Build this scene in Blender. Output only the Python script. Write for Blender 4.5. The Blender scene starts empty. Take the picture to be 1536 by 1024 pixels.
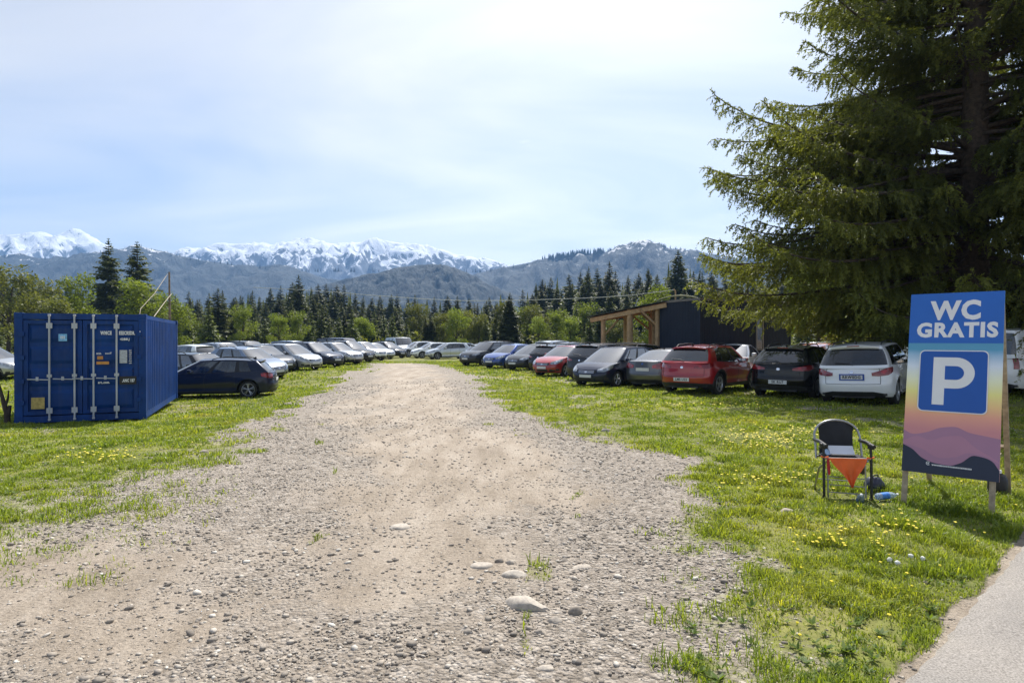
import bpy, bmesh, math, random
import numpy as np
from mathutils import Vector, Matrix, Euler
R = math.radians
rng = np.random.default_rng(7)
random.seed(7)
sc = bpy.context.scene
COL = sc.collection
F, HOR, EYE = 930.0, 509.0, 1.75          # focal length in photo pixels, horizon row, eye height

# ------------------------------------------------------------------ noise and terrain
def _h(ix, iy, s):
    v = np.sin(ix*127.1 + iy*311.7 + s*74.7)*43758.5453
    return v - np.floor(v)
def vn(x, y, s=0):
    ix, iy = np.floor(x), np.floor(y)
    fx, fy = x-ix, y-iy
    fx = fx*fx*(3-2*fx); fy = fy*fy*(3-2*fy)
    a, b = _h(ix, iy, s), _h(ix+1, iy, s)
    c, d = _h(ix, iy+1, s), _h(ix+1, iy+1, s)
    return (a*(1-fx)+b*fx)*(1-fy) + (c*(1-fx)+d*fx)*fy
def fbm(x, y, o=4, s=0, g=.5):
    t, a, n = 0, 1, 0
    for k in range(o):
        t = t + a*vn(x*2**k+k*17.3, y*2**k-k*9.1, s+k); n += a; a *= g
    return t/n
def ss(v, a, b):
    t = np.clip((np.asarray(v, float)-a)/(b-a), 0, 1)
    return t*t*(3-2*t)
def terr(x, y):
    x = np.asarray(x, float); y = np.asarray(y, float)
    z = -.40*ss(-x, 4.5, 10)*ss(y, 7, 21)*(1-.95*ss(y, 26, 35))
    z = z + .30*ss(x, 10.5, 14)*ss(y, 6, 12)*(1-ss(y, 22, 35))
    z = z + .05*(fbm(x*.35, y*.35, 3, 3)-.5)*ss(np.hypot(x, y), 1, 8)
    return z
def terr_f(x, y):
    x = np.asarray(x, float); y = np.asarray(y, float)
    d = np.hypot(x, y)
    return terr(x, y) + .035*(fbm(x*1.7, y*1.7, 4, 11)-.5)*(1-ss(d, 15, 60))
def gz(x, y): return float(terr_f(x, y))
def X(px, Y): return (px-768)/F*Y
def Z(py, Y): return EYE-(py-HOR)/F*Y
def at(px, Y): 
    x = X(px, Y); return (x, Y, gz(x, Y))

LY = [0, 3, 4.4, 5.6, 8.5, 11, 14.7, 23, 31, 40, 47, 52]
LX = [-9, -8, -3.3, -2.95, -3.7, -4.7, -5.7, -6.9, -8.5, -9.4, -11, -12]
RY = [0, 3.3, 4.6, 5.6, 6.5, 8, 9.5, 10.7, 12.4, 18, 25, 38, 46, 52]
RX = [1.2, 1.35, 1.4, 1.5, 1.8, 2.4, 2.4, 1.6, .75, -.5, -1.3, -3.7, -6.6, -9]
def asph(x, y): return x - (1.98+(y-3.16)*1.107)          # > 0 on the asphalt path
def masks(x, y):
    """grass amount and stoniness at a spot"""
    l = np.interp(y, LY, LX); r = np.interp(y, RY, RX)
    n1 = fbm(x*.9, y*.9, 4, 21)-.5; n2 = fbm(x*3.1, y*3.1, 3, 31)-.5
    wob = n1*1.7+n2*.9
    dl = (l-x)+wob*1.3; dr = (x-r)+wob
    near = 1-ss(y, 7, 12)
    gl = ss(dl, -.15, .5+2.6*near)*(1-.35*near*(n2 > 0)); gr = ss(dr, -.25, .8)
    g = np.maximum(gl*(x < (l+r)/2), gr*(x > (l+r)/2))
    end = ss(y+2*n1, 44, 49)
    g = np.maximum(g, end)
    # worn patches in the verge by the cars and sparse tufts on the road
    worn = ss(fbm(x*.5, y*.35, 3, 41), .60, .70)*ss(y, 9, 14)*(1-ss(y, 30, 42))*.55
    g = g*(1-worn)
    tuft = ss(fbm(x*1.3, y*1.1, 3, 51), .70, .76)*(np.abs(x-np.where(x < -1, l, r)) < 1.3)
    g = np.maximum(g, tuft*.45)
    g = g*(1-ss(asph(x, y)+n2*.25, -.10, .02))
    w = r-l
    u = (x-l)/w
    st = np.maximum((1-ss(u+n1*.45, .18, .40))*ss(y+n2, 4.6, 6.2), ss(u+n1*.3, .66, .86))
    st = np.maximum(st, (1-ss(y+n1*1.4, 3.2, 4.0))*ss(u, .2, .45))
    st = np.maximum(st, .7*ss(fbm(x*.8, y*.8, 3, 61), .54, .68)); st = np.maximum(st, .8*np.exp(-((x+1.9)/.7)**2-((y-4.6)/.6)**2))
    st = st*(1-ss(asph(x, y), -.5, -.25))
    st = np.maximum(st, .25*ss(y, 9, 14))
    return np.clip(g, 0, 1), np.clip(st, 0, 1)

# ------------------------------------------------------------------ nodes and materials
def newmat(name):
    m = bpy.data.materials.new(name); m.use_nodes = True
    nt = m.node_tree
    return m, nt, nt.nodes['Principled BSDF'], nt.nodes['Material Output']
def nd(nt, t, **k):
    n = nt.nodes.new(t)
    for a, v in k.items():
        if a.startswith('i_'): n.inputs[a[2:].replace('_', ' ')].default_value = v
        else: setattr(n, a, v)
    return n
def ramp(nt, fac, stops, interp='LINEAR'):
    r = nt.nodes.new('ShaderNodeValToRGB'); cr = r.color_ramp; cr.interpolation = interp
    while len(cr.elements) > 1: cr.elements.remove(cr.elements[-1])
    cr.elements[0].position = stops[0][0]; cr.elements[0].color = (*stops[0][1], 1)
    for p, c in stops[1:]:
        e = cr.elements.new(p); e.color = (*c, 1)
    if fac is not None: nt.links.new(fac, r.inputs[0])
    return r
def noise_n(nt, scale, detail=4, coord='Object', rough=.55, dist=0):
    tc = nt.nodes.new('ShaderNodeTexCoord'); n = nt.nodes.new('ShaderNodeTexNoise')
    n.inputs['Scale'].default_value = scale; n.inputs['Detail'].default_value = detail
    n.inputs['Roughness'].default_value = rough; n.inputs['Distortion'].default_value = dist
    nt.links.new(tc.outputs[coord], n.inputs['Vector']); return n
def mixc(nt, fac, a, b, mode='MIX'):
    m = nt.nodes.new('ShaderNodeMix'); m.data_type = 'RGBA'; m.blend_type = mode
    for s, v in ((0, fac), (6, a), (7, b)):
        if hasattr(v, 'is_output') or isinstance(v, bpy.types.NodeSocket): nt.links.new(v, m.inputs[s])
        else: m.inputs[s].default_value = v if s == 0 else (*v[:3], 1)
    return m.outputs[2]
def bump(nt, h, dist, strength, b):
    bn = nt.nodes.new('ShaderNodeBump'); bn.inputs['Distance'].default_value = dist
    bn.inputs['Strength'].default_value = strength
    nt.links.new(h, bn.inputs['Height']); nt.links.new(bn.outputs[0], b.inputs['Normal']); return bn
def mat(name, c, rough=.6, metal=0., var=.12, scale=3., bmp=0., bscale=40., coat=0., spec=None):
    m, nt, b, o = newmat(name)
    n = noise_n(nt, scale, 5)
    lo = tuple(v*(1-var) for v in c); hi = tuple(min(1, v*(1+var)) for v in c)
    r = ramp(nt, n.outputs[0], [(.3, lo), (.7, hi)])
    nt.links.new(r.outputs[0], b.inputs['Base Color'])
    b.inputs['Roughness'].default_value = rough; b.inputs['Metallic'].default_value = metal
    b.inputs['Coat Weight'].default_value = coat; b.inputs['Coat Roughness'].default_value = .04
    if spec is not None: b.inputs['Specular IOR Level'].default_value = spec
    if bmp:
        n2 = noise_n(nt, bscale, 3); bump(nt, n2.outputs[0], bmp, .6, b)
    return m
def paint(name, c, metal=.35, rough=.32, dust=.15):
    m, nt, b, o = newmat(name)
    tc = nt.nodes.new('ShaderNodeTexCoord'); sp = nt.nodes.new('ShaderNodeSeparateXYZ')
    nt.links.new(tc.outputs['Object'], sp.inputs[0])
    n = noise_n(nt, 2.5, 6)
    mr = nd(nt, 'ShaderNodeMapRange'); mr.inputs[1].default_value = .75; mr.inputs[2].default_value = .2
    nt.links.new(sp.outputs[2], mr.inputs[0])
    mu = nd(nt, 'ShaderNodeMath', operation='MULTIPLY'); nt.links.new(mr.outputs[0], mu.inputs[0]); nt.links.new(n.outputs[0], mu.inputs[1])
    m2 = nd(nt, 'ShaderNodeMath', operation='MULTIPLY'); nt.links.new(mu.outputs[0], m2.inputs[0]); m2.inputs[1].default_value = dust*2.4
    cc = mixc(nt, m2.outputs[0], c, (.26, .22, .17))
    nt.links.new(cc, b.inputs['Base Color'])
    b.inputs['Metallic'].default_value = metal; b.inputs['Roughness'].default_value = rough
    dk = sum(c) < .12
    b.inputs['Coat Weight'].default_value = .45 if dk else 1; b.inputs['Coat Roughness'].default_value = .03; b.inputs['Specular IOR Level'].default_value = .25 if dk else .5
    return m
def leafmat(name, c1, c2, trans=.35, scale=.6, tint=None, rough=.55, attr=None):
    """foliage: diffuse with light coming through, clump to clump variation"""
    m, nt, b, o = newmat(name)
    n = noise_n(nt, scale, 4); oi = nt.nodes.new('ShaderNodeObjectInfo')
    r = ramp(nt, n.outputs[0], [(.32, c1), (.68, c2)])
    col = r.outputs[0]
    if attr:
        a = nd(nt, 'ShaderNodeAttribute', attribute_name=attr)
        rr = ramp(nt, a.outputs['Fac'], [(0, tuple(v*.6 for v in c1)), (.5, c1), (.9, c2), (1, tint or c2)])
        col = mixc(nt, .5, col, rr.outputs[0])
    hs = nt.nodes.new('ShaderNodeHueSaturation')
    ma = nd(nt, 'ShaderNodeMapRange'); ma.inputs[3].default_value = .72; ma.inputs[4].default_value = 1.28
    nt.links.new(oi.outputs['Random'], ma.inputs[0]); nt.links.new(ma.outputs[0], hs.inputs['Value'])
    nt.links.new(col, hs.inputs['Color'])
    b.inputs['Roughness'].default_value = rough; b.inputs['Specular IOR Level'].default_value = .3
    nt.links.new(hs.outputs[0], b.inputs['Base Color'])
    t = nt.nodes.new('ShaderNodeBsdfTranslucent'); mx = nt.nodes.new('ShaderNodeMixShader')
    g = nt.nodes.new('ShaderNodeMix'); g.data_type = 'RGBA'; g.blend_type = 'MULTIPLY'; g.inputs[0].default_value = 1
    nt.links.new(hs.outputs[0], g.inputs[6]); g.inputs[7].default_value = (1.5, 1.45, .55, 1)
    nt.links.new(g.outputs[2], t.inputs[0]); mx.inputs[0].default_value = trans
    nt.links.new(b.outputs[0], mx.inputs[1]); nt.links.new(t.outputs[0], mx.inputs[2]); nt.links.new(mx.outputs[0], o.inputs[0])
    return m

# ------------------------------------------------------------------ mesh building
def link(o, parent=None):
    COL.objects.link(o)
    if parent is not None: o.parent = parent
    return o
def fast_mesh(name, V, loops, counts, smooth=False, mi=None):
    """mesh from numpy: vertices, flat loop indices, loop count per face"""
    me = bpy.data.meshes.new(name)
    V = np.asarray(V, np.float32); loops = np.asarray(loops, np.int32); counts = np.asarray(counts, np.int32)
    me.vertices.add(len(V)); me.vertices.foreach_set('co', V.ravel())
    me.loops.add(len(loops)); me.loops.foreach_set('vertex_index', loops)
    me.polygons.add(len(counts))
    st = np.zeros(len(counts), np.int32); st[1:] = np.cumsum(counts)[:-1]
    me.polygons.foreach_set('loop_start', st)
    if smooth: me.polygons.foreach_set('use_smooth', np.ones(len(counts), bool))
    if mi is not None: me.polygons.foreach_set('material_index', np.asarray(mi, np.int32))
    me.update(calc_edges=True); me.validate()
    return me
def mobj(name, me, mats=(), parent=None):
    for m in mats: me.materials.append(m)
    return link(bpy.data.objects.new(name, me), parent)
class MB:
    """collects shapes that belong to ONE part"""
    def __init__(s): s.v = []; s.f = []; s.m = []; s.sm = []
    def add(s, vs, fs, mi=0, smooth=False):
        o = len(s.v); s.v += [tuple(map(float, v)) for v in vs]
        s.f += [tuple(i+o for i in f) for f in fs]; s.m += [mi]*len(fs); s.sm += [smooth]*len(fs)
        return s
    def box(s, c, d, mi=0, rot=None, bev=0.):
        hx, hy, hz = d[0]/2, d[1]/2, d[2]/2
        M = Matrix.Translation(c) @ (Euler(rot).to_matrix().to_4x4() if rot is not None else Matrix())
        if bev > 0:
            bm = bmesh.new(); bmesh.ops.create_cube(bm, size=1)
            for v in bm.verts: v.co = Vector((v.co.x*d[0], v.co.y*d[1], v.co.z*d[2]))
            bmesh.ops.bevel(bm, geom=bm.edges[:], offset=bev, segments=2, affect='EDGES', profile=.6)
            bm.verts.index_update()
            s.add([M @ v.co for v in bm.verts], [[v.index for v in f.verts] for f in bm.faces], mi, False); bm.free()
            return s
        vs = [M @ Vector((x, y, z)) for x in (-hx, hx) for y in (-hy, hy) for z in (-hz, hz)]
        return s.add(vs, [(0, 1, 3, 2), (4, 6, 7, 5), (0, 4, 5, 1), (2, 3, 7, 6), (0, 2, 6, 4), (1, 5, 7, 3)], mi)
    def tube(s, pts, r, n=8, mi=0, caps=True, smooth=True):
        pts = [Vector(p) for p in pts]; rs = r if hasattr(r, '__len__') else [r]*len(pts)
        vs = []; up = None
        for i, p in enumerate(pts):
            t = (pts[min(i+1, len(pts)-1)]-pts[max(i-1, 0)])
            if t.length < 1e-9: t = Vector((0, 0, 1))
            t.normalize()
            if up is None: up = Vector((1, 0, 0)) if abs(t.x) < .8 else Vector((0, 1, 0))
            a = (up-t*up.dot(t)).normalized(); b = t.cross(a); up = a
            for k in range(n):
                an = 2*math.pi*k/n; vs.append(p+(a*math.cos(an)+b*math.sin(an))*rs[i])
        fs = [(i*n+k, i*n+(k+1) % n, (i+1)*n+(k+1) % n, (i+1)*n+k) for i in range(len(pts)-1) for k in range(n)]
        s.add(vs, fs, mi, smooth)
        if caps:
            s.add(vs[:n], [tuple(range(n))[::-1]], mi); s.add(vs[-n:], [tuple(range(n))], mi)
        return s
    def lathe(s, prof, c=(0, 0, 0), axis='z', n=24, mi=0, smooth=True):
        vs = []
        for (r, h) in prof:
            for k in range(n):
                a = 2*math.pi*k/n; x, y = r*math.cos(a), r*math.sin(a)
                p = {'z': (x, y, h), 'y': (x, h, y), 'x': (h, x, y)}[axis]
                vs.append((c[0]+p[0], c[1]+p[1], c[2]+p[2]))
        fs = [(i*n+k, i*n+(k+1) % n, (i+1)*n+(k+1) % n, (i+1)*n+k) for i in range(len(prof)-1) for k in range(n)]
        if axis == 'y': fs = [f[::-1] for f in fs]
        return s.add(vs, fs, mi, smooth)
    def prism(s, poly, y0, y1, mi=0, plane='xz'):
        """polygon in a plane, thickened along the third axis"""
        mk = {'xz': lambda a, b, t: (a, t, b), 'xy': lambda a, b, t: (a, b, t), 'yz': lambda a, b, t: (t, a, b)}[plane]
        n = len(poly)
        vs = [mk(a, b, y0) for a, b in poly]+[mk(a, b, y1) for a, b in poly]
        return s.add(vs, [tuple(range(n)), tuple(range(2*n-1, n-1, -1))]+[(i, i+n, (i+1) % n+n, (i+1) % n) for i in range(n)], mi)
    def xf(s, M):
        s.v = [tuple(M @ Vector(v)) for v in s.v]; return s
    def mesh(s, name, fixn=True):
        me = bpy.data.meshes.new(name); me.from_pydata(s.v, [], s.f)
        me.polygons.foreach_set('material_index', s.m); me.polygons.foreach_set('use_smooth', s.sm)
        if fixn:
            bm = bmesh.new(); bm.from_mesh(me); bmesh.ops.recalc_face_normals(bm, faces=bm.faces); bm.to_mesh(me); bm.free()
        me.update(); return me
    def build(s, name, mats, parent=None, fixn=True):
        if not isinstance(mats, (list, tuple)): mats = [mats]
        return mobj(name, s.mesh(name, fixn), mats, parent)
def tag(o, label=None, cat=None, group=None, kind=None):
    if label: o['label'] = label
    if cat: o['category'] = cat
    if group: o['group'] = group
    if kind: o['kind'] = kind
    return o
def thing(name, loc, rz=0, label=None, cat=None, group=None):
    o = bpy.data.objects.new(name, None); o.empty_display_size = .2; link(o)
    o.location = loc; o.rotation_euler = (0, 0, rz); return tag(o, label, cat, group)
def text_mesh(txt, size, depth=.002, bold=0., align='CENTER', sx=1.):
    cu = bpy.data.curves.new('lettering', 'FONT'); cu.body = txt; cu.size = size; cu.extrude = depth
    cu.offset = bold; cu.align_x = align; cu.align_y = 'CENTER'; cu.resolution_u = 3; cu.space_character = 1.12
    ob = bpy.data.objects.new('lettering', cu); link(ob)
    bpy.context.view_layer.update()
    me = bpy.data.meshes.new_from_object(ob.evaluated_get(bpy.context.evaluated_depsgraph_get()))
    bpy.data.objects.remove(ob); 
    if sx != 1:
        for v in me.vertices: v.co.x *= sx
    return me
def text_obj(name, txt, size, material, parent, M, depth=.002, bold=0., sx=1., align='CENTER'):
    me = text_mesh(txt, size, depth, bold, align, sx); me.transform(M); me.name = name
    me.materials.clear()
    return mobj(name, me, [material], parent)
def copy_tree(o, parent=None):
    c = o.copy(); link(c)
    if parent is not None: c.parent = parent
    for ch in o.children: copy_tree(ch, c)
    return c
EXPO, CLOUD, SKY, SUNE, HAZE = .74, .95, .097, 5.0, 2.0e-4
# ------------------------------------------------------------------ camera, sky, sun
SUN_EL, SUN_AZ = 55., 15.            # azimuth clockwise from straight ahead
cam = bpy.data.cameras.new('camera'); cam.lens = 36*F/1536; cam.sensor_width = 36; cam.clip_end = 30000; cam.clip_start = .05
co = link(bpy.data.objects.new('camera', cam)); co.location = (0, 0, EYE)
co.rotation_euler = (R(90)-math.atan((512-HOR)/F), 0, 0); sc.camera = co
sc.view_settings.view_transform = 'Standard'; sc.view_settings.look = 'None'; sc.view_settings.exposure = EXPO; sc.view_settings.gamma = 1
w = bpy.data.worlds.new('World'); sc.world = w; w.use_nodes = True; nt = w.node_tree
bg = nt.nodes['Background']; sky = nt.nodes.new('ShaderNodeTexSky'); sky.sky_type = 'NISHITA'; sky.sun_disc = False
sky.sun_elevation = R(SUN_EL); sky.sun_rotation = R(SUN_AZ); sky.altitude = 800; sky.air_density = 1.0; sky.dust_density = 2.2; sky.ozone_density = 4.0
tc = nt.nodes.new('ShaderNodeTexCoord')
sp = nt.nodes.new('ShaderNodeSeparateXYZ'); nt.links.new(tc.outputs['Generated'], sp.inputs[0])
# thin high cloud: noise on the sky plane (direction divided by its height)
mz = nd(nt, 'ShaderNodeMath', operation='ADD'); nt.links.new(sp.outputs[2], mz.inputs[0]); mz.inputs[1].default_value = .12
dv = nd(nt, 'ShaderNodeVectorMath', operation='DIVIDE'); nt.links.new(tc.outputs['Generated'], dv.inputs[0])
cb = nt.nodes.new('ShaderNodeCombineXYZ'); [nt.links.new(mz.outputs[0], cb.inputs[k]) for k in range(3)]; nt.links.new(cb.outputs[0], dv.inputs[1])
mp = nt.nodes.new('ShaderNodeMapping'); nt.links.new(dv.outputs[0], mp.inputs[0]); mp.inputs['Scale'].default_value = (.55, .9, 1); mp.inputs['Rotation'].default_value = (0, 0, R(-28))
n1 = nt.nodes.new('ShaderNodeTexNoise'); n1.inputs['Scale'].default_value = 1.1; n1.inputs['Detail'].default_value = 7; n1.inputs['Roughness'].default_value = .5; n1.inputs['Distortion'].default_value = .6
nt.links.new(mp.outputs[0], n1.inputs[0])
r1 = ramp(nt, n1.outputs[0], [(.12, (0, 0, 0)), (.74, (1, 1, 1))])
# small sharper wisps
n2 = nt.nodes.new('ShaderNodeTexNoise'); n2.inputs['Scale'].default_value = 3.4; n2.inputs['Detail'].default_value = 8; n2.inputs['Roughness'].default_value = .6; n2.inputs['Distortion'].default_value = .3
nt.links.new(mp.outputs[0], n2.inputs[0]); r2 = ramp(nt, n2.outputs[0], [(.66, (0, 0, 0)), (.78, (1, 1, 1))])
ad = nd(nt, 'ShaderNodeMath', operation='MULTIPLY_ADD'); nt.links.new(r2.outputs[0], ad.inputs[0]); ad.inputs[1].default_value = .5; nt.links.new(r1.outputs[0], ad.inputs[2])
mf = nd(nt, 'ShaderNodeMath', operation='MULTIPLY'); nt.links.new(ad.outputs[0], mf.inputs[0]); mf.inputs[1].default_value = CLOUD
mf.use_clamp = True
# cloud scatters the sky light of its own direction, whitened
bw = nt.nodes.new('ShaderNodeRGBToBW'); nt.links.new(sky.outputs[0], bw.inputs[0])
gl = nd(nt, 'ShaderNodeMath', operation='MULTIPLY_ADD'); nt.links.new(bw.outputs[0], gl.inputs[0]); gl.inputs[1].default_value = 1.75; gl.inputs[2].default_value = 1.1
cc = nt.nodes.new('ShaderNodeCombineColor'); [nt.links.new(gl.outputs[0], cc.inputs[k]) for k in range(3)]
nt.links.new(mixc(nt, mf.outputs[0], sky.outputs[0], cc.outputs[0]), bg.inputs[0]); bg.inputs[1].default_value = SKY
sl = bpy.data.lights.new('sun', 'SUN'); sl.energy = SUNE; sl.angle = R(.5); sl.color = (1, .95, .88)
so = link(bpy.data.objects.new('sun', sl)); so.location = (0, 0, 50)
sd_ = Vector((math.sin(R(SUN_AZ))*math.cos(R(SUN_EL)), math.cos(R(SUN_AZ))*math.cos(R(SUN_EL)), math.sin(R(SUN_EL))))
so.rotation_euler = sd_.to_track_quat('Z', 'Y').to_euler()

# ------------------------------------------------------------------ ground sheet
def ground():
    rad = np.concatenate([np.geomspace(.35, 60, 430), np.geomspace(64, 9000, 60)])
    an = np.concatenate([np.linspace(-58, 58, 560), np.linspace(60, 300, 90)[0:]]); an = R(1)*an
    A, Rr = np.meshgrid(an, rad); x = np.sin(A)*Rr; y = np.cos(A)*Rr
    z = terr_f(x, y)
    g, st = masks(x, y)
    near = 1-ss(Rr, 6, 18)
    z = z + near*(1-g)*.012*(fbm(x*9, y*9, 3, 71)-.5)*(.4+st)
    na, nr = len(an), len(rad)
    V = np.stack([x, y, z], -1).reshape(-1, 3)
    i, k = np.meshgrid(np.arange(nr-1), np.arange(na), indexing='ij'); k2 = (k+1) % na
    Fq = np.stack([i*na+k, i*na+k2, (i+1)*na+k2, (i+1)*na+k], -1).reshape(-1, 4)[:, ::-1]
    V = np.concatenate([V, [[0, 0, gz(0, 0)]]]); c = len(V)-1
    tri = np.stack([np.full(na, c), (np.arange(na)+1) % na, np.arange(na)], -1)
    me = fast_mesh('ground', V, np.concatenate([Fq.ravel(), tri.ravel()]), [4]*len(Fq)+[3]*na, True)
    for nm, a in (('grass', g), ('stony', st)):
        at_ = me.attributes.new(nm, 'FLOAT', 'POINT'); at_.data.foreach_set('value', np.append(a.ravel(), 0).astype(np.float32))
    m, nt, b, o = newmat('earth_gravel_turf')
    tc = nt.nodes.new('ShaderNodeTexCoord')
    def N(s, d=5, r=.6):
        n = nt.nodes.new('ShaderNodeTexNoise'); n.inputs['Scale'].default_value = s; n.inputs['Detail'].default_value = d; n.inputs['Roughness'].default_value = r
        nt.links.new(tc.outputs['Object'], n.inputs[0]); return n.outputs[0]
    ag = nd(nt, 'ShaderNodeAttribute', attribute_name='grass').outputs['Fac']; as_ = nd(nt, 'ShaderNodeAttribute', attribute_name='stony').outputs['Fac']
    mpd = nt.nodes.new('ShaderNodeMapping'); nt.links.new(tc.outputs['Object'], mpd.inputs[0]); mpd.inputs['Scale'].default_value = (1.6, .45, 1); mpd.inputs['Rotation'].default_value = (0, 0, R(-6))
    nst = nt.nodes.new('ShaderNodeTexNoise'); nst.inputs['Scale'].default_value = 1.3; nst.inputs['Detail'].default_value = 9; nst.inputs['Roughness'].default_value = .62; nt.links.new(mpd.outputs[0], nst.inputs[0])
    dirt = ramp(nt, nst.outputs[0], [(.32, (.25, .205, .155)), (.5, (.355, .298, .236)), (.7, (.45, .39, .32))])
    fine = ramp(nt, N(48, 5, .8), [(.34, (.5, .49, .48)), (.44, (.88, .88, .88)), (.52, (1.02, 1.02, 1.02)), (.68, (1.32, 1.33, 1.34))])
    dirtc = mixc(nt, 1., dirt.outputs[0], fine.outputs[0], 'MULTIPLY')
    def vor(s):
        v = nt.nodes.new('ShaderNodeTexVoronoi'); v.inputs['Scale'].default_value = s; v.inputs['Randomness'].default_value = 1
        nt.links.new(tc.outputs['Object'], v.inputs['Vector']); return v
    v1, v2 = vor(36), vor(17)
    def peb(v):
        sp = nt.nodes.new('ShaderNodeSeparateColor'); nt.links.new(v.outputs['Color'], sp.inputs[0])
        r = ramp(nt, sp.outputs[0], [(0, (.17, .146, .118)), (.35, (.29, .250, .206)), (.7, (.39, .340, .284)), (1, (.52, .47, .41))])
        return r.outputs[0]
    pc = mixc(nt, .5, peb(v1), peb(v2))
    sm = nd(nt, 'ShaderNodeMath', operation='MULTIPLY_ADD'); nt.links.new(as_, sm.inputs[0]); sm.inputs[1].default_value = 1.2
    nn = nd(nt, 'ShaderNodeMath', operation='MULTIPLY_ADD'); nt.links.new(N(5, 5, .7), nn.inputs[0]); nn.inputs[1].default_value = 1.6; nn.inputs[2].default_value = -.95
    nt.links.new(nn.outputs[0], sm.inputs[2]); sm.use_clamp = True
    road = mixc(nt, sm.outputs[0], dirtc, pc)
    turf = ramp(nt, N(.8, 7), [(.3, (.105, .115, .032)), (.5, (.16, .172, .045)), (.66, (.22, .21, .07)), (.8, (.28, .235, .14))])
    tf2 = ramp(nt, N(14, 5, .7), [(.3, (.5, .5, .5)), (.72, (1.35, 1.35, 1.3))])
    turfc = mixc(nt, 1., turf.outputs[0], tf2.outputs[0], 'MULTIPLY')
    gm = nd(nt, 'ShaderNodeMath', operation='MULTIPLY_ADD'); nt.links.new(ag, gm.inputs[0]); gm.inputs[1].default_value = 1.9
    gn = nd(nt, 'ShaderNodeMath', operation='MULTIPLY_ADD'); nt.links.new(N(7, 6, .7), gn.inputs[0]); gn.inputs[1].default_value = 1.6; gn.inputs[2].default_value = -1.2
    nt.links.new(gn.outputs[0], gm.inputs[2]); gm.use_clamp = True
    nt.links.new(mixc(nt, gm.outputs[0], road, turfc), b.inputs['Base Color'])
    b.inputs['Roughness'].default_value = .92; b.inputs['Specular IOR Level'].default_value = .2
    iv = nd(nt, 'ShaderNodeMath', operation='MULTIPLY_ADD'); nt.links.new(v1.outputs['Distance'], iv.inputs[0]); iv.inputs[1].default_value = -1.6
    iv2 = nd(nt, 'ShaderNodeMath', operation='MULTIPLY'); nt.links.new(iv.outputs[0], iv2.inputs[0]); sg = nd(nt, 'ShaderNodeMath', operation='SUBTRACT'); sg.use_clamp = True; nt.links.new(sm.outputs[0], sg.inputs[0]); nt.links.new(gm.outputs[0], sg.inputs[1]); nt.links.new(sg.outputs[0], iv2.inputs[1])
    gi = nd(nt, 'ShaderNodeMath', operation='MULTIPLY_ADD'); nt.links.new(gm.outputs[0], gi.inputs[0]); gi.inputs[1].default_value = -.9; gi.inputs[2].default_value = 1.1
    hh = nd(nt, 'ShaderNodeMath', operation='MULTIPLY_ADD'); nbm = nd(nt, 'ShaderNodeMath', operation='MULTIPLY_ADD'); nt.links.new(N(8, 4, .7), nbm.inputs[0]); nbm.inputs[1].default_value = 1.3; nt.links.new(N(30, 5, .8), nbm.inputs[2]); nt.links.new(nbm.outputs[0], hh.inputs[0]); nt.links.new(gi.outputs[0], hh.inputs[1]); nt.links.new(iv2.outputs[0], hh.inputs[2])
    bump(nt, hh.outputs[0], .022, 1., b)
    tag(mobj('ground', me, [m]), kind='structure')
ground()

def asphalt_path():
    ys = np.linspace(.2, 9.5, 150); V = []; nx = 14
    for y in ys:
        e = 1.98+(y-3.16)*1.107+.06*(fbm(np.array(y*2.3), np.array(3.), 4, 5)-.5)*2+.015*math.sin(y*37)
        for j in range(nx):
            x = e+(6.5*(j/(nx-1))**1.6)
            V.append((x, y, float(terr_f(x, y))+(.035 if j else -.03)))
    n = len(ys)
    fs = [(i*nx+j, i*nx+j+1, (i+1)*nx+j+1, (i+1)*nx+j) for i in range(n-1) for j in range(nx-1)]
    m, nt, b, o = newmat('worn_asphalt')
    n1 = noise_n(nt, 90, 3, rough=.7); n2 = noise_n(nt, 1.3, 6)
    r = ramp(nt, n1.outputs[0], [(.32, (.12, .11, .098)), (.5, (.235, .218, .198)), (.7, (.35, .328, .305))]); r2 = ramp(nt, n2.outputs[0], [(.3, (.86, .86, .86)), (.7, (1.1, 1.08, 1.05))])
    nt.links.new(mixc(nt, 1., r.outputs[0], r2.outputs[0], 'MULTIPLY'), b.inputs['Base Color']); b.inputs['Roughness'].default_value = .9
    bump(nt, n1.outputs[0], .006, .8, b)
    mb = MB(); mb.add(V, fs, 0, True); tag(mb.build('asphalt_path', [m], None, False), kind='structure')
asphalt_path()

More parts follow.
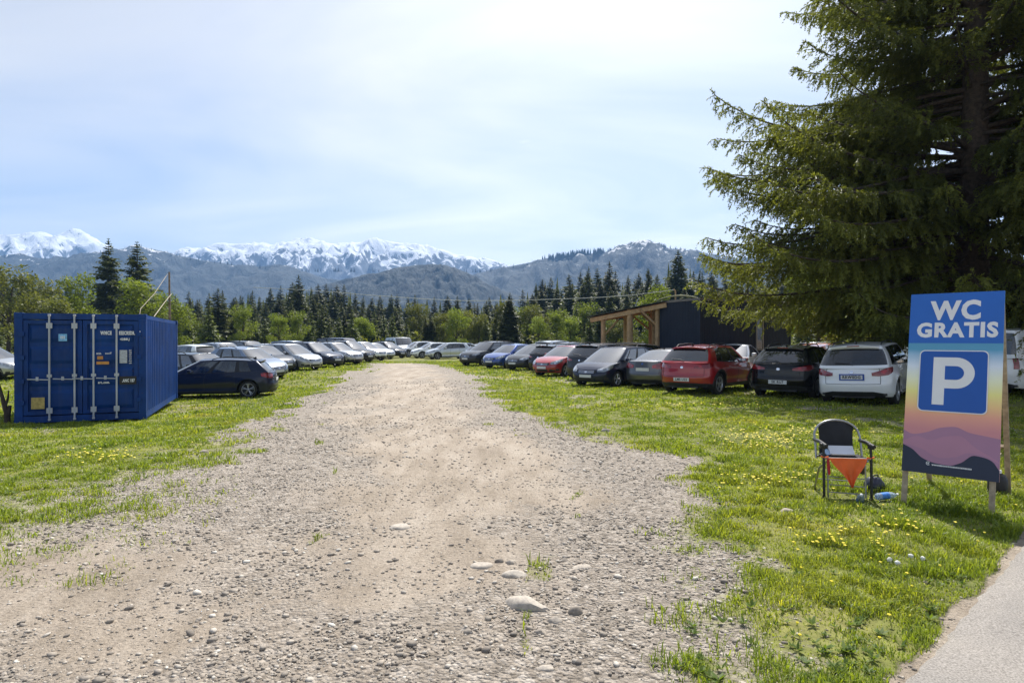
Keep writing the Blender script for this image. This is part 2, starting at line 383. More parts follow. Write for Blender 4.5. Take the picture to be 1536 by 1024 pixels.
# ------------------------------------------------------------------ mountains
def range_mesh(name, Y0, outline, depth, mat_, rough, seed, base=0., dens=260, spurs=1., back=1.):
    """terrain whose crest follows the outline (photo columns and rows at distance Y0)"""
    px = np.array([p[0] for p in outline], float); py = np.array([p[1] for p in outline], float)
    xs = np.linspace(X(px[0], Y0), X(px[-1], Y0), dens*2); P = 768+xs/Y0*F
    cz = EYE+(HOR-np.interp(P, px, py))/F*Y0
    s = Y0/930.
    cz = cz+(fbm(P*.11, P*0+seed, 4, seed)-.5)*2.6*s*rough
    vs = np.concatenate([np.linspace(-1, 0, 90), np.linspace(0, 1, 30)[1:]*back])
    Xg, Vg = np.meshgrid(xs, vs); Yg = Y0+Vg*depth
    prof = np.where(Vg < 0, np.clip(1+Vg, 0, 1)**1.15, np.clip(1-Vg, 0, 1)**1.3)
    # spurs and gullies running down from the crest
    sx = Xg/s; q = fbm(sx*.030+fbm(sx*.01, Vg*3, 3, seed+9)*2.2, Vg*2.6+seed, 5, seed, .55)
    rdg = 1-np.abs(2*q-1)
    q2 = fbm(sx*.09, Vg*9., 4, seed+5)
    fall = np.abs(Vg)**.6*(1-np.abs(Vg)*.6)
    q3 = 1-np.abs(2*fbm(sx*.16+q*3, Vg*14., 4, seed+7)-1)
    H = cz[None, :]*prof*(1+spurs*(rdg-.72)*1.25*fall+spurs*(q2-.5)*.4*fall+spurs*(q3-.7)*.16*fall)
    Zg = base+np.maximum(H, -5)
    ny, nx = Xg.shape
    V = np.stack([Xg, Yg, Zg], -1).reshape(-1, 3)
    i, k = np.meshgrid(np.arange(ny-1), np.arange(nx-1), indexing='ij')
    Fq = np.stack([i*nx+k, i*nx+k+1, (i+1)*nx+k+1, (i+1)*nx+k], -1).reshape(-1, 4)
    me = fast_mesh(name, V, Fq.ravel(), [4]*len(Fq), True)
    return tag(mobj(name, me, [mat_]), kind='structure')
def snow_mat(name, z0, z1, amount, rock, snow, sc_, slope=.5):
    m, nt, b, o = newmat(name)
    tc = nt.nodes.new('ShaderNodeTexCoord'); sp = nt.nodes.new('ShaderNodeSeparateXYZ'); nt.links.new(tc.outputs['Object'], sp.inputs[0])
    mr = nd(nt, 'ShaderNodeMapRange'); mr.inputs[1].default_value = z0; mr.inputs[2].default_value = z1; nt.links.new(sp.outputs[2], mr.inputs[0])
    mp = nt.nodes.new('ShaderNodeMapping'); nt.links.new(tc.outputs['Object'], mp.inputs[0]); mp.inputs['Scale'].default_value = (1, .8, .42)
    n = nt.nodes.new('ShaderNodeTexNoise'); n.inputs['Scale'].default_value = sc_; n.inputs['Detail'].default_value = 9; n.inputs['Roughness'].default_value = .68; n.inputs['Distortion'].default_value = .8
    nt.links.new(mp.outputs[0], n.inputs[0])
    ge = nt.nodes.new('ShaderNodeNewGeometry'); s2 = nt.nodes.new('ShaderNodeSeparateXYZ'); nt.links.new(ge.outputs['Normal'], s2.inputs[0])
    a = nd(nt, 'ShaderNodeMath', operation='MULTIPLY_ADD'); nt.links.new(s2.outputs[2], a.inputs[0]); a.inputs[1].default_value = slope; nt.links.new(mr.outputs[0], a.inputs[2])
    c = nd(nt, 'ShaderNodeMath', operation='MULTIPLY_ADD'); nt.links.new(n.outputs[0], c.inputs[0]); c.inputs[1].default_value = 2.4; nt.links.new(a.outputs[0], c.inputs[2])
    r = ramp(nt, None, [(0, (0, 0, 0)), (1, (1, 1, 1))]); d = nd(nt, 'ShaderNodeMapRange'); d.inputs[1].default_value = amount; d.inputs[2].default_value = amount+.13; nt.links.new(c.outputs[0], d.inputs[0])
    rk = ramp(nt, n.outputs[0], [(.3, tuple(v*.6 for v in rock)), (.7, tuple(v*1.3 for v in rock))])
    nt.links.new(mixc(nt, d.outputs[0], rk.outputs[0], snow), b.inputs['Base Color']); b.inputs['Roughness'].default_value = .85
    bump(nt, n.outputs[0], 22, .8, b)
    return m
M_SNOW = snow_mat('snow_and_rock', 186, 500, 2.20, (.065, .085, .12), (.70, .74, .80), .019)
M_HILL = snow_mat('wooded_hillside', 100, 330, 2.48, (.014, .027, .032), (.62, .64, .66), .034)
M_HILL2 = snow_mat('wooded_hillside_dark', 80, 340, 2.42, (.013, .025, .026), (.45, .48, .5), .05)
range_mesh('snowy_mountains', 3300, [(-260, 372), (-160, 356), (-80, 362), (-20, 353), (5, 352), (50, 351), (72, 350), (80, 356), (95, 361), (106, 351), (114, 347), (120, 344), (127, 349), (135, 353), (150, 366), (180, 376), (215, 386), (250, 384), (272, 378), (298, 371), (310, 375), (335, 364), (350, 366), (372, 365), (400, 367), (425, 366), (450, 358), (470, 360), (500, 366), (530, 364), (548, 362), (563, 356), (580, 361), (600, 365), (640, 368), (665, 375), (690, 385), (715, 387), (735, 388), (760, 398), (800, 404), (900, 410), (1000, 408), (1045, 394), (1062, 381), (1078, 374), (1092, 384), (1110, 398), (1250, 402), (1400, 400), (1600, 398), (1800, 400)], 1100, M_SNOW, .9, 3)
range_mesh('wooded_hills', 1950, [(-260, 392), (-100, 380), (0, 384), (30, 380), (60, 388), (110, 386), (150, 380), (185, 373), (213, 370), (240, 376), (262, 382), (300, 390), (350, 397), (390, 400), (420, 396), (450, 405), (490, 418), (560, 425), (640, 422), (700, 415), (730, 406), (765, 400), (800, 393), (830, 388), (870, 381), (905, 379), (925, 372), (955, 364), (972, 363), (990, 370), (1015, 374), (1040, 378), (1060, 383), (1100, 388), (1200, 380), (1350, 392), (1500, 384), (1700, 392), (1850, 398)], 700, M_HILL, .55, 17)
range_mesh('near_hill', 1350, [(420, 470), (470, 432), (520, 418), (560, 411), (590, 403), (620, 398), (650, 396), (668, 398), (700, 408), (730, 425), (770, 442), (810, 448), (850, 440), (900, 436), (960, 440), (1050, 455)], 340, M_HILL2, .6, 29)

# ------------------------------------------------------------------ haze: even air round everything
hz = MB().box((0, 1900, 330), (12000, 5400, 680)).build('haze', [])
m = bpy.data.materials.new('haze_air'); m.use_nodes = True; nt = m.node_tree; nt.nodes.clear()
o = nt.nodes.new('ShaderNodeOutputMaterial'); v = nt.nodes.new('ShaderNodeVolumePrincipled'); v.inputs['Color'].default_value = (.29, .55, 1, 1); v.inputs['Density'].default_value = HAZE
nt.links.new(v.outputs[0], o.inputs['Volume']); hz.data.materials.append(m); tag(hz, kind='stuff')

def ridge_trees():
    g = np.random.default_rng(3); P, D, U, L, W = [], [], [], [], []
    for k in range(420):
        px = g.choice([g.uniform(800, 1070), g.uniform(820, 905), g.uniform(-50, 1100)]); Y = 1948.; yy = np.interp(px, [0, 60, 110, 150, 213, 262, 300, 390, 450, 730, 765, 830, 870, 905, 925, 955, 972, 1015, 1060, 1100], [384, 388, 386, 380, 370, 382, 390, 400, 405, 406, 400, 388, 381, 379, 372, 364, 363, 374, 383, 388])
        h = g.uniform(6, 15)*(1.3 if 810 < px < 905 else .7); z = Z(yy+.6, Y)-5
        for a in (0, 1.57): P.append((X(px, Y), Y+g.uniform(-15, 0), z)); D.append((0, 0, 1)); U.append((math.cos(a), math.sin(a), 0)); L.append(h+5); W.append(h*.42)
    P, D, U, L, W = map(np.array, (P, D, U, L, W)); n = len(P)
    V = np.stack([P-U*W[:, None]/2, P+U*W[:, None]/2, P+D*L[:, None]], 1).reshape(-1, 3)
    tag(mobj('ridge_forest', fast_mesh('ridge_forest', V, np.arange(3*n), [3]*n), [mat('ridge_tree_green', (.02, .03, .02), .9)]), kind='stuff')
ridge_trees()
# ------------------------------------------------------------------ vegetation
M_BARK = mat('spruce_bark', (.055, .042, .032), .95, var=.5, scale=9, bmp=.03, bscale=22)
M_CON = leafmat('conifer_needles', (.032, .046, .014), (.095, .108, .028), .28, .5)
M_CON2 = leafmat('young_conifer_needles', (.055, .080, .018), (.13, .155, .036), .3, .7)
M_BROAD = leafmat('spring_leaves', (.10, .145, .024), (.22, .27, .050), .45, .6)
M_BROAD2 = leafmat('olive_leaves', (.075, .095, .024), (.17, .18, .048), .38, .6)
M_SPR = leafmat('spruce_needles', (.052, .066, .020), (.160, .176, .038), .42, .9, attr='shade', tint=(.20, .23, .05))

class Tri:
    """numpy triangle / quad soup"""
    def __init__(s): s.V = []; s.L = []; s.C = []; s.n = 0; s.M = []; s.A = []
    def add(s, V, Fc, mi=0, a=None):
        """V [m,3], Fc [f,k]"""
        V = np.asarray(V); Fc = np.asarray(Fc)
        s.V.append(V); s.L.append((Fc+s.n).ravel()); s.C.append(np.full(len(Fc), Fc.shape[1])); s.M.append(np.full(len(Fc), mi)); s.n += len(V)
        s.A.append(np.full(len(V), .5) if a is None else a)
    def mesh(s, name, attr=False, smooth=False):
        me = fast_mesh(name, np.concatenate(s.V), np.concatenate(s.L), np.concatenate(s.C), smooth, np.concatenate(s.M))
        if attr:
            t = me.attributes.new('shade', 'FLOAT', 'POINT'); t.data.foreach_set('value', np.concatenate(s.A).astype(np.float32))
        return me
def blades(T, P, D, U, ln, wd, mi=0, a=None):
    """many leaf-shaped quads: root P, direction D, side U, length, width (arrays)"""
    n = len(P); ln = np.asarray(ln)[:, None]*np.ones((n, 1)); wd = np.asarray(wd)[:, None]*np.ones((n, 1))
    V = np.stack([P, P+D*ln*.45+U*wd*.5, P+D*ln, P+D*ln*.45-U*wd*.5], 1).reshape(-1, 3)
    F_ = np.arange(4*n).reshape(n, 4)
    T.add(V, F_, mi, None if a is None else np.repeat(a, 4))
def nrm(v): return v/(np.linalg.norm(v, axis=-1, keepdims=True)+1e-9)

def conifer(h, rad, seed, sparse=1., lean=0., bare=.06):
    """forest conifer: trunk mesh and crown mesh"""
    g = np.random.default_rng(seed); T = Tri()
    nl = int(h*3.1)
    P, D, U, Ln, Wd = [], [], [], [], []
    for k in range(nl):
        t = (k+.5)/nl; z = h*(bare+(1-bare)*t)
        r = rad*(1-t)**.82*(.72+.5*g.random())*(min(1, .45+t*4))
        nb = int((9-4*t)*sparse)+1
        for j in range(nb):
            a = g.random()*6.283; L = r*(.65+.55*g.random())+.12
            d = np.array([math.cos(a), math.sin(a), -.22+.5*t+.15*g.normal()]); d /= np.linalg.norm(d)
            m = 5
            for q in range(m):
                f = (q+.5)/m; base = np.array([0, 0, z])+d*L*f; base[2] -= .10*L*f*f*(1-t)
                for sgn in (-1, 1):
                    az = a+sgn*(.75+.35*g.random()); dd = np.array([math.cos(az), math.sin(az), -.35+.25*g.normal()])
                    P.append(base); D.append(dd); Ln.append(L*(.50-.28*f)*(.7+.6*g.random())); Wd.append(L*.20*(1-.4*f)+.05)
                    U.append(np.cross(dd, [0, 0, 1])+np.array([0, 0, 1])*g.normal()*.9)
            P.append([0, 0, z]); D.append(d); Ln.append(L*1.05); Wd.append(L*.20); U.append(np.cross(d, [0, 0, 1])+np.array([0, 0, .6])*g.normal())
    blades(T, np.array(P), nrm(np.array(D)), nrm(np.array(U)), np.array(Ln), np.array(Wd))
    # leader
    blades(T, np.array([[0, 0, h*.93]]*3), nrm(np.array([[0, 0, 1.], [.12, 0, 1], [-.1, .08, 1]])), nrm(np.array([[1., 0, 0], [0, 1, 0], [1, 1, 0]])), np.array([h*.08, h*.06, h*.05]), np.array([.16]*3))
    tr = MB(); tr.tube([(0, 0, -.5), (0, 0, h*.4), (lean, 0, h*.97)], [h*.013+.05, h*.009+.03, .02], 7)
    return tr.mesh('trunk'), T.mesh('crown')
def broadleaf(h, rad, seed, n=2600, bare=.25, leaf=.26, open_=.75):
    g = np.random.default_rng(seed); T = Tri(); tr = MB()
    top = h; blobs = []
    tr.tube([(0, 0, -.4), (.1*g.normal(), .1*g.normal(), h*.35), (.2*g.normal(), .2*g.normal(), h*.8)], [h*.016+.04, h*.011+.03, .03], 7)
    nb = 16
    for k in range(nb):
        t = g.random(); z = h*(bare+(1-bare)*(.12+.85*t)); r = rad*math.sqrt(max(.05, 1-((z/h-bare-.35*(1-bare))/(.72*(1-bare)))**2))
        a = g.random()*6.283; rr = r*(.2+.62*g.random()); c = np.array([math.cos(a)*rr, math.sin(a)*rr, z]); br = rad*(.26+.22*g.random())
        blobs.append((c, br))
        s0 = Vector((0, 0, z*.55)); tr.tube([s0, s0.lerp(Vector(c), .6)+Vector((0, 0, .1)), Vector(c)], [h*.006+.015, .02, .01], 5)
    P, D, U = [], [], []
    m = n//nb
    for c, br in blobs:
        v = nrm(g.normal(size=(m, 3))); q = g.random((m, 1))**.4
        p = c+v*br*q*np.array([1, 1, open_+.15]); P.append(p)
        D.append(nrm(v+g.normal(size=(m, 3))*.8+np.array([0, 0, -.25]))); U.append(nrm(g.normal(size=(m, 3))))
    P, D, U = np.concatenate(P), np.concatenate(D), np.concatenate(U)
    blades(T, P, D, U, leaf*(.6+.8*g.random(len(P))), leaf*.75*(.6+.8*g.random(len(P))))
    return tr.mesh('trunk'), T.mesh('crown')

def tree(name, meshes, mats, loc, sc_, rz, label, cat, group):
    r = thing(name, loc, rz, label, cat, group); r.scale = sc_
    for nm, me, m in zip(('trunk', 'crown'), meshes, mats):
        if not me.materials: me.materials.append(m)
        link(bpy.data.objects.new(nm, me), r)
    return r
g0 = np.random.default_rng(99)
CON = [conifer(14, 2.3+.25*k, 100+k, 1.+.1*k) for k in range(6)]
CONY = [conifer(7, 1.7, 130+k, 1.2, 0, .02) for k in range(3)]
BRO = [broadleaf(10, 3.4, 140+k, 4200, .15, .30) for k in range(3)]
BRO2 = [broadleaf(10, 3.2, 150+k, 4200, .12, .30) for k in range(3)]
for l, m in ((CON, M_CON), (CONY, M_CON2), (BRO, M_BROAD), (BRO2, M_BROAD2)):
    for t, c in l: t.materials.append(M_BARK); c.materials.append(m)
ENV = [(-300, 410), (0, 404), (30, 412), (60, 425), (100, 420), (150, 430), (250, 436), (320, 436), (400, 436), (450, 424), (500, 424), (560, 442), (620, 444), (700, 446), (760, 438), (800, 422), (850, 410), (885, 404), (915, 402), (960, 408), (1015, 398), (1060, 406), (1100, 408), (1250, 395), (1536, 385), (1900, 385)]
def env(px): return float(np.interp(px, [p[0] for p in ENV], [p[1] for p in ENV]))
def put(kind, meshes, mats, px, Y, pytop, base_h, label, cat, group, fat=1.):
    x = X(px, Y); z = gz(x, Y); h = max(2., Z(pytop, Y)-z); s = h/base_h
    w = s**.75*fat*(1.3 if base_h == 14 else 1)
    return tree(kind, meshes[g0.integers(len(meshes))], mats, (x, Y, z), (w, w, s), g0.random()*6.28, label, cat, group)
# dense wood: three staggered rows of conifers
for row, (Y0, Y1, step, dip) in enumerate(((150, 185, 14, 0), (118, 140, 18, 12), (98, 112, 27, 24))):
    px = -110
    while px < 1640:
        px += step*(.55+.9*g0.random()); Y = Y0+(Y1-Y0)*g0.random()
        tall = env(px)+dip+abs(g0.normal())*11-4
        if 640 < px < 900 and row == 2: continue
        lb = ('slim dark conifer on the skyline of the dense wood', 'dark conifer in the middle of the dense wood', 'dark conifer along the front edge of the dense wood')[row]
        put('conifer_tree', CON, (M_BARK, M_CON), px, Y, tall, 14, lb, 'tree', ('skyline conifers', 'middle conifers of the wood', 'front conifers of the wood')[row])
# named tall ones
for px, Y, top, fat, lb in ((163, 92, 357, .80, 'taller thin sparse spruce rising above the blue container'), (206, 90, 362, 1.05, 'full dark spruce beside the thin one above the blue container'),
    (448, 120, 412, .9, 'conifer standing above the wood below the pointed white summits'), (1017, 125, 374, .9, 'tallest spire-shaped conifer behind the timber shelter'),
    (883, 128, 399, .7, 'narrow nearly black conifer behind the timber shelter roof'), (914, 124, 391, .95, 'pointed conifer just beyond the narrow nearly black one'),
    (972, 122, 402, .8, 'slender conifer above the roof of the dark cabin'), (327, 84, 432, 1.25, 'broad dark spruce in front of the wood behind the container'),
    (1050, 122, 404, .8, 'conifer between the tallest spire and the big spruce branches')):
    t = put('conifer_tree', CON, (M_BARK, M_CON), px, Y, top, 14, lb, 'tree', None, fat)
# light broadleaves and young growth along the wood's edge
for px, Y, top, k, fat, lb in ((12, 62, 404, 1, 1.2, 'olive broadleaf tree at the edge of view behind the container'), (60, 74, 424, 1, 1.2, 'dull olive tree left of the two spruces'),
    (122, 66, 416, 0, 1., 'thin light green birch beside the two tall spruces'), (205, 60, 424, 0, 1.2, 'rounded bright green tree right above the container roof'),
    (258, 66, 448, 0, 1.1, 'bright green tree behind the wooden pole'), (90, 58, 446, 1, 1.1, 'low olive bushy tree over the container'),
    (365, 74, 462, 0, .9, 'yellow green tree behind the dark estate car'), (418, 78, 474, 0, .8, 'small yellow green tree beside a taller twin'), (447, 78, 470, 0, .8, 'round light green sapling at the foot of the wood'),
    (982, 62, 436, 0, 1., 'bright green tree peeping over the timber shelter'), (1120, 46, 400, 1, 1.2, 'olive tree behind the spruce branches over the cabin'),
    (1230, 50, 405, 0, 1.3, 'yellow green tree seen through the big spruce'), (1330, 40, 392, 1, 1.4, 'olive tree seen under the big spruce'), (1440, 46, 380, 0, 1.4, 'light green tree beyond the spruce trunk'), (1530, 38, 395, 0, 1.4, 'yellow green tree beyond the blue sign')):
    put('broadleaf_tree', (BRO, BRO2)[k], (M_BARK, (M_BROAD, M_BROAD2)[k]), px, Y, top, 10, lb, 'tree', None, fat)
px = 255
while px < 1110:
    px += 10.5*(.5+g0.random()); Y = 80+14*g0.random()
    mid = 620 < px < 900
    top = (468 if mid else 478)+g0.normal()*7; k = g0.random()
    if k < (.58 if mid else .32): put('young_broadleaf', BRO if g0.random() < .6 else BRO2, (M_BARK, M_BROAD), px, Y, top, 10, 'young light green tree in the leafy fringe of the wood', 'young tree', 'leafy fringe trees', 1.05)
    elif k < (.88 if mid else .93): put('young_conifer', CONY, (M_BARK, M_CON2), px, Y, top-2, 7, 'small young spruce in the fringe of the wood', 'young spruce', 'young spruces')
    else: put('conifer_tree', CON, (M_BARK, M_CON), px, Y, top-5, 14, 'dark conifer along the front edge of the dense wood', 'tree', 'front conifers of the wood', .7)
for px in list(range(-60, 330, 34))+list(range(1120, 1640, 42)):
    put('young_conifer', CONY, (M_BARK, M_CON2), px+g0.normal()*8, 74+8*g0.random(), 470+g0.normal()*10, 7, 'small young spruce in the fringe of the wood', 'young spruce', 'young spruces')

def undergrowth():
    T = Tri(); n = 26000; px = rng.uniform(-200, 1750, n); Y = rng.uniform(84, 100, n); x = (px-768)/F*Y
    zz = (.3+3.2*fbm(x*.25, Y*.2, 3, 5))*rng.random(n)**.8
    P = np.stack([x, Y, zz], 1); blades(T, P, nrm(rng.normal(size=(n, 3))+[0, 0, .4]), nrm(rng.normal(size=(n, 3))), rng.uniform(.3, .75, n), rng.uniform(.25, .55, n))
    tag(mobj('undergrowth', T.mesh('undergrowth'), [M_BROAD2]), kind='stuff')
    # far wood that closes the gaps between the trunks
    T = Tri(); n = 700; base = np.random.default_rng(5)
    for k in range(n):
        p = base.uniform(-250, 1800); Yc = base.uniform(190, 330); xx = X(p, Yc); h = max(6, (Z(env(p)+3, 190))*(.75+.35*base.random()))
        nb = 60; t = base.random(nb)**.8; a = base.random(nb)*6.283; r = (1-t)*2.6+.2
        Pk = np.stack([np.full(nb, xx), np.full(nb, Yc), t*h], 1); Dk = nrm(np.stack([np.cos(a), np.sin(a), np.full(nb, -.3)], 1))
        blades(T, Pk, Dk, nrm(np.cross(Dk, [0, 0, 1])+base.normal(size=(nb, 3))*.5), r*1.1, r*.75+.3)
        blades(T, np.array([[xx, Yc, h*.6]]), np.array([[0, 0, 1.]]), np.array([[1., 0, 0]]), np.array([h*.42]), np.array([1.]))
    tag(mobj('distant_forest', T.mesh('distant_forest'), [M_CON]), kind='stuff')
undergrowth()

# ------------------------------------------------------------------ the big spruce
def big_spruce(px, Y, seed=4):
    ACAM = math.atan2(-Y, -X(px, Y))
    g = np.random.default_rng(seed); x0 = X(px, Y); z0 = gz(x0, Y); H = 32.
    root = thing('spruce_tree', (x0, Y, z0), 0, 'huge dark spruce with drooping branches towering behind the blue sign', 'tree')
    tr = MB(); T = Tri(); wood = MB()
    tr.tube([(0, 0, -.5), (0, 0, .3), (.05, 0, 3), (.1, 0, 9), (.15, 0, 16), (.1, 0, H)], [.62, .5, .43, .36, .26, .04], 18)
    P, D, U, Ln, Wd, A = [], [], [], [], [], []
    def spray(p, d, L, sh):
        """one hanging or spreading twig: short stem covered with needle tufts"""
        m = max(4, int(L/.058)); t = (np.arange(m)+g.random(m))/m
        side = nrm(np.cross(d, [0, 0, 1])+1e-3); up = nrm(np.cross(side, d))
        pp = p+d*(t[:, None]*L)+np.array([0, 0, -1])*(t[:, None]**2*L*.18)
        for s_ in (-1, 1):
            an = g.uniform(.45, .95, m)[:, None]
            dd = nrm(d*np.cos(an)+(side*s_*g.uniform(.3, 1, (m, 1))+up*g.normal(0, .5, (m, 1)))*np.sin(an))
            P.append(pp); D.append(dd); Ln.append(g.uniform(.08, .15, m)*(1.2-.6*t)); Wd.append(g.uniform(.026, .046, m)); U.append(nrm(np.cross(dd, g.normal(size=(m, 3)))))
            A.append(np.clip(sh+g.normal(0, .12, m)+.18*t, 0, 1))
        P.append(p[None]); D.append(nrm(d+np.array([0, 0, -.1]))[None]); Ln.append(np.array([L*1.06])); Wd.append(np.array([.035])); U.append(side[None]); A.append(np.array([sh]))
    nb = 0
    z = 1.6; extra = [(4.3, 3.05, 8.3), (4.7, 3.3, 7.4), (5.1, 2.85, 8.0), (5.5, 3.15, 8.4), (5.9, 3.4, 7.2), (6.3, 2.95, 7.9), (6.8, 3.2, 8.2), (7.3, 3.0, 7.3), (5.3, 3.65, 7.6), (6.1, 3.6, 7.9)]
    while z < H-1:
        t = z/H; k = 8 if z < 15 else 4
        if extra and z > 1.9: k += len(extra)
        for j in range(k):
            a = g.random()*6.283; zz = z+g.normal()*.18; fx = None
            if extra and z > 1.9: fx = extra.pop(); zz, a = fx[0], fx[1]
            cs = math.cos(a-ACAM)
            if cs > .93 and zz > 3.6 and g.random() < .85: continue
            L = (8.0*(1-t)**.5)*g.choice([.5, .62, .74, .86, .96, 1.06]); 
            if z < 3.2: L *= .8
            if fx: L = fx[2]-.45
            if math.cos(a) < -.75: L *= 1.08
            visible = zz < 14.5
            hd = np.array([math.cos(a), math.sin(a), 0.])
            rise = g.uniform(-.12, .42) if z > 5 else g.uniform(-.12, .14)
            if fx: rise = g.uniform(.02, .14)
            n = 14; pts = []
            droop = .50+.22*g.random(); wob = g.normal()*.5
            side = np.array([-hd[1], hd[0], 0])
            for q in range(n+1):
                f = q/n
                pts.append(np.array([0, 0, zz])+hd*L*f+side*wob*f*f+np.array([0, 0, 1])*L*(rise*f-droop*f*f*.62+.30*f**4))
            r0 = .028+.0085*L
            tubepts = pts; wood.tube(tubepts, [r0*(1-.86*q/n) for q in range(n+1)], 6 if visible else 4)
            # side branchlets with hanging sprays
            step = .17 if visible else .42
            s_ = .14*L+.25
            while s_ < L:
                f = s_/L; i = min(int(f*n), n-1); u = f*n-i; p = pts[i]*(1-u)+pts[i+1]*u; dr = nrm(pts[i+1]-pts[i])
                sh = .22+.45*f+g.normal()*.08+.12*(zz < 6)  # needle tone; low boughs coloured lighter, as if sunlit
                for sg in (-1, 1):
                    if g.random() < .12: continue
                    bl = (.30+.95*math.sin(math.pi*min(1, f*1.02)**.75))*(.55+.6*g.random())*(.45+.1*L)
                    dd = nrm(dr*g.uniform(.45, .9)+side*sg*g.uniform(.5, 1.)+np.array([0, 0, g.uniform(-.35, .05)]))
                    # branchlet curve, sprays hang from it
                    mm = max(2, int(bl/.15)); cur = p.copy(); d2 = dd.copy(); segs = [cur.copy()]
                    for e in range(mm):
                        d2 = nrm(d2+np.array([0, 0, -.10])); cur = cur+d2*bl/mm; segs.append(cur.copy())
                        if visible or e % 2 == 0:
                            hang = nrm(d2*g.uniform(.3, 1.1)+np.array([g.normal()*.3, g.normal()*.3, -1.+.5*g.random()])); spray(cur, hang, g.uniform(.12, .30)*(1.2-.5*e/mm)*(1 if visible else 1.6), sh+.05)
                    spray(p+dd*bl*.1, nrm(dd+np.array([0, 0, -.12])), bl, sh)
                if g.random() < .5: spray(p, nrm(np.array([g.normal()*.2, g.normal()*.2, -1])), g.uniform(.2, .55), sh-.05)
                s_ += step*(.7+.6*g.random())
            spray(pts[-2], nrm(pts[-1]-pts[-3]+np.array([0, 0, .25])), .5, .75)
            for sg in (-1, 1): spray(pts[-2], nrm(pts[-1]-pts[-3]+side*sg*.6), .35, .7)
        z += .38 if z < 15 else .55
    # short dead stubs on the trunk
    for k in range(60):
        a = g.random()*6.283; zz = g.uniform(.8, 9); L = g.uniform(.3, 1.4); d = Vector((math.cos(a), math.sin(a), g.uniform(-.4, .1)))
        wood.tube([Vector((0, 0, zz))+d*.3, Vector((0, 0, zz))+d*(.3+L)], [.018, .005], 4)
    blades(T, np.concatenate(P), np.concatenate(D), np.concatenate(U), np.concatenate(Ln), np.concatenate(Wd), 0, np.concatenate(A))
    print('spruce blades', sum(len(p) for p in P))
    tr.build('trunk', [M_BARK], root, False)
    wood.build('branches', [M_BARK], root, False)
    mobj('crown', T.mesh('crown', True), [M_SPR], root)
big_spruce(1457, 20.)

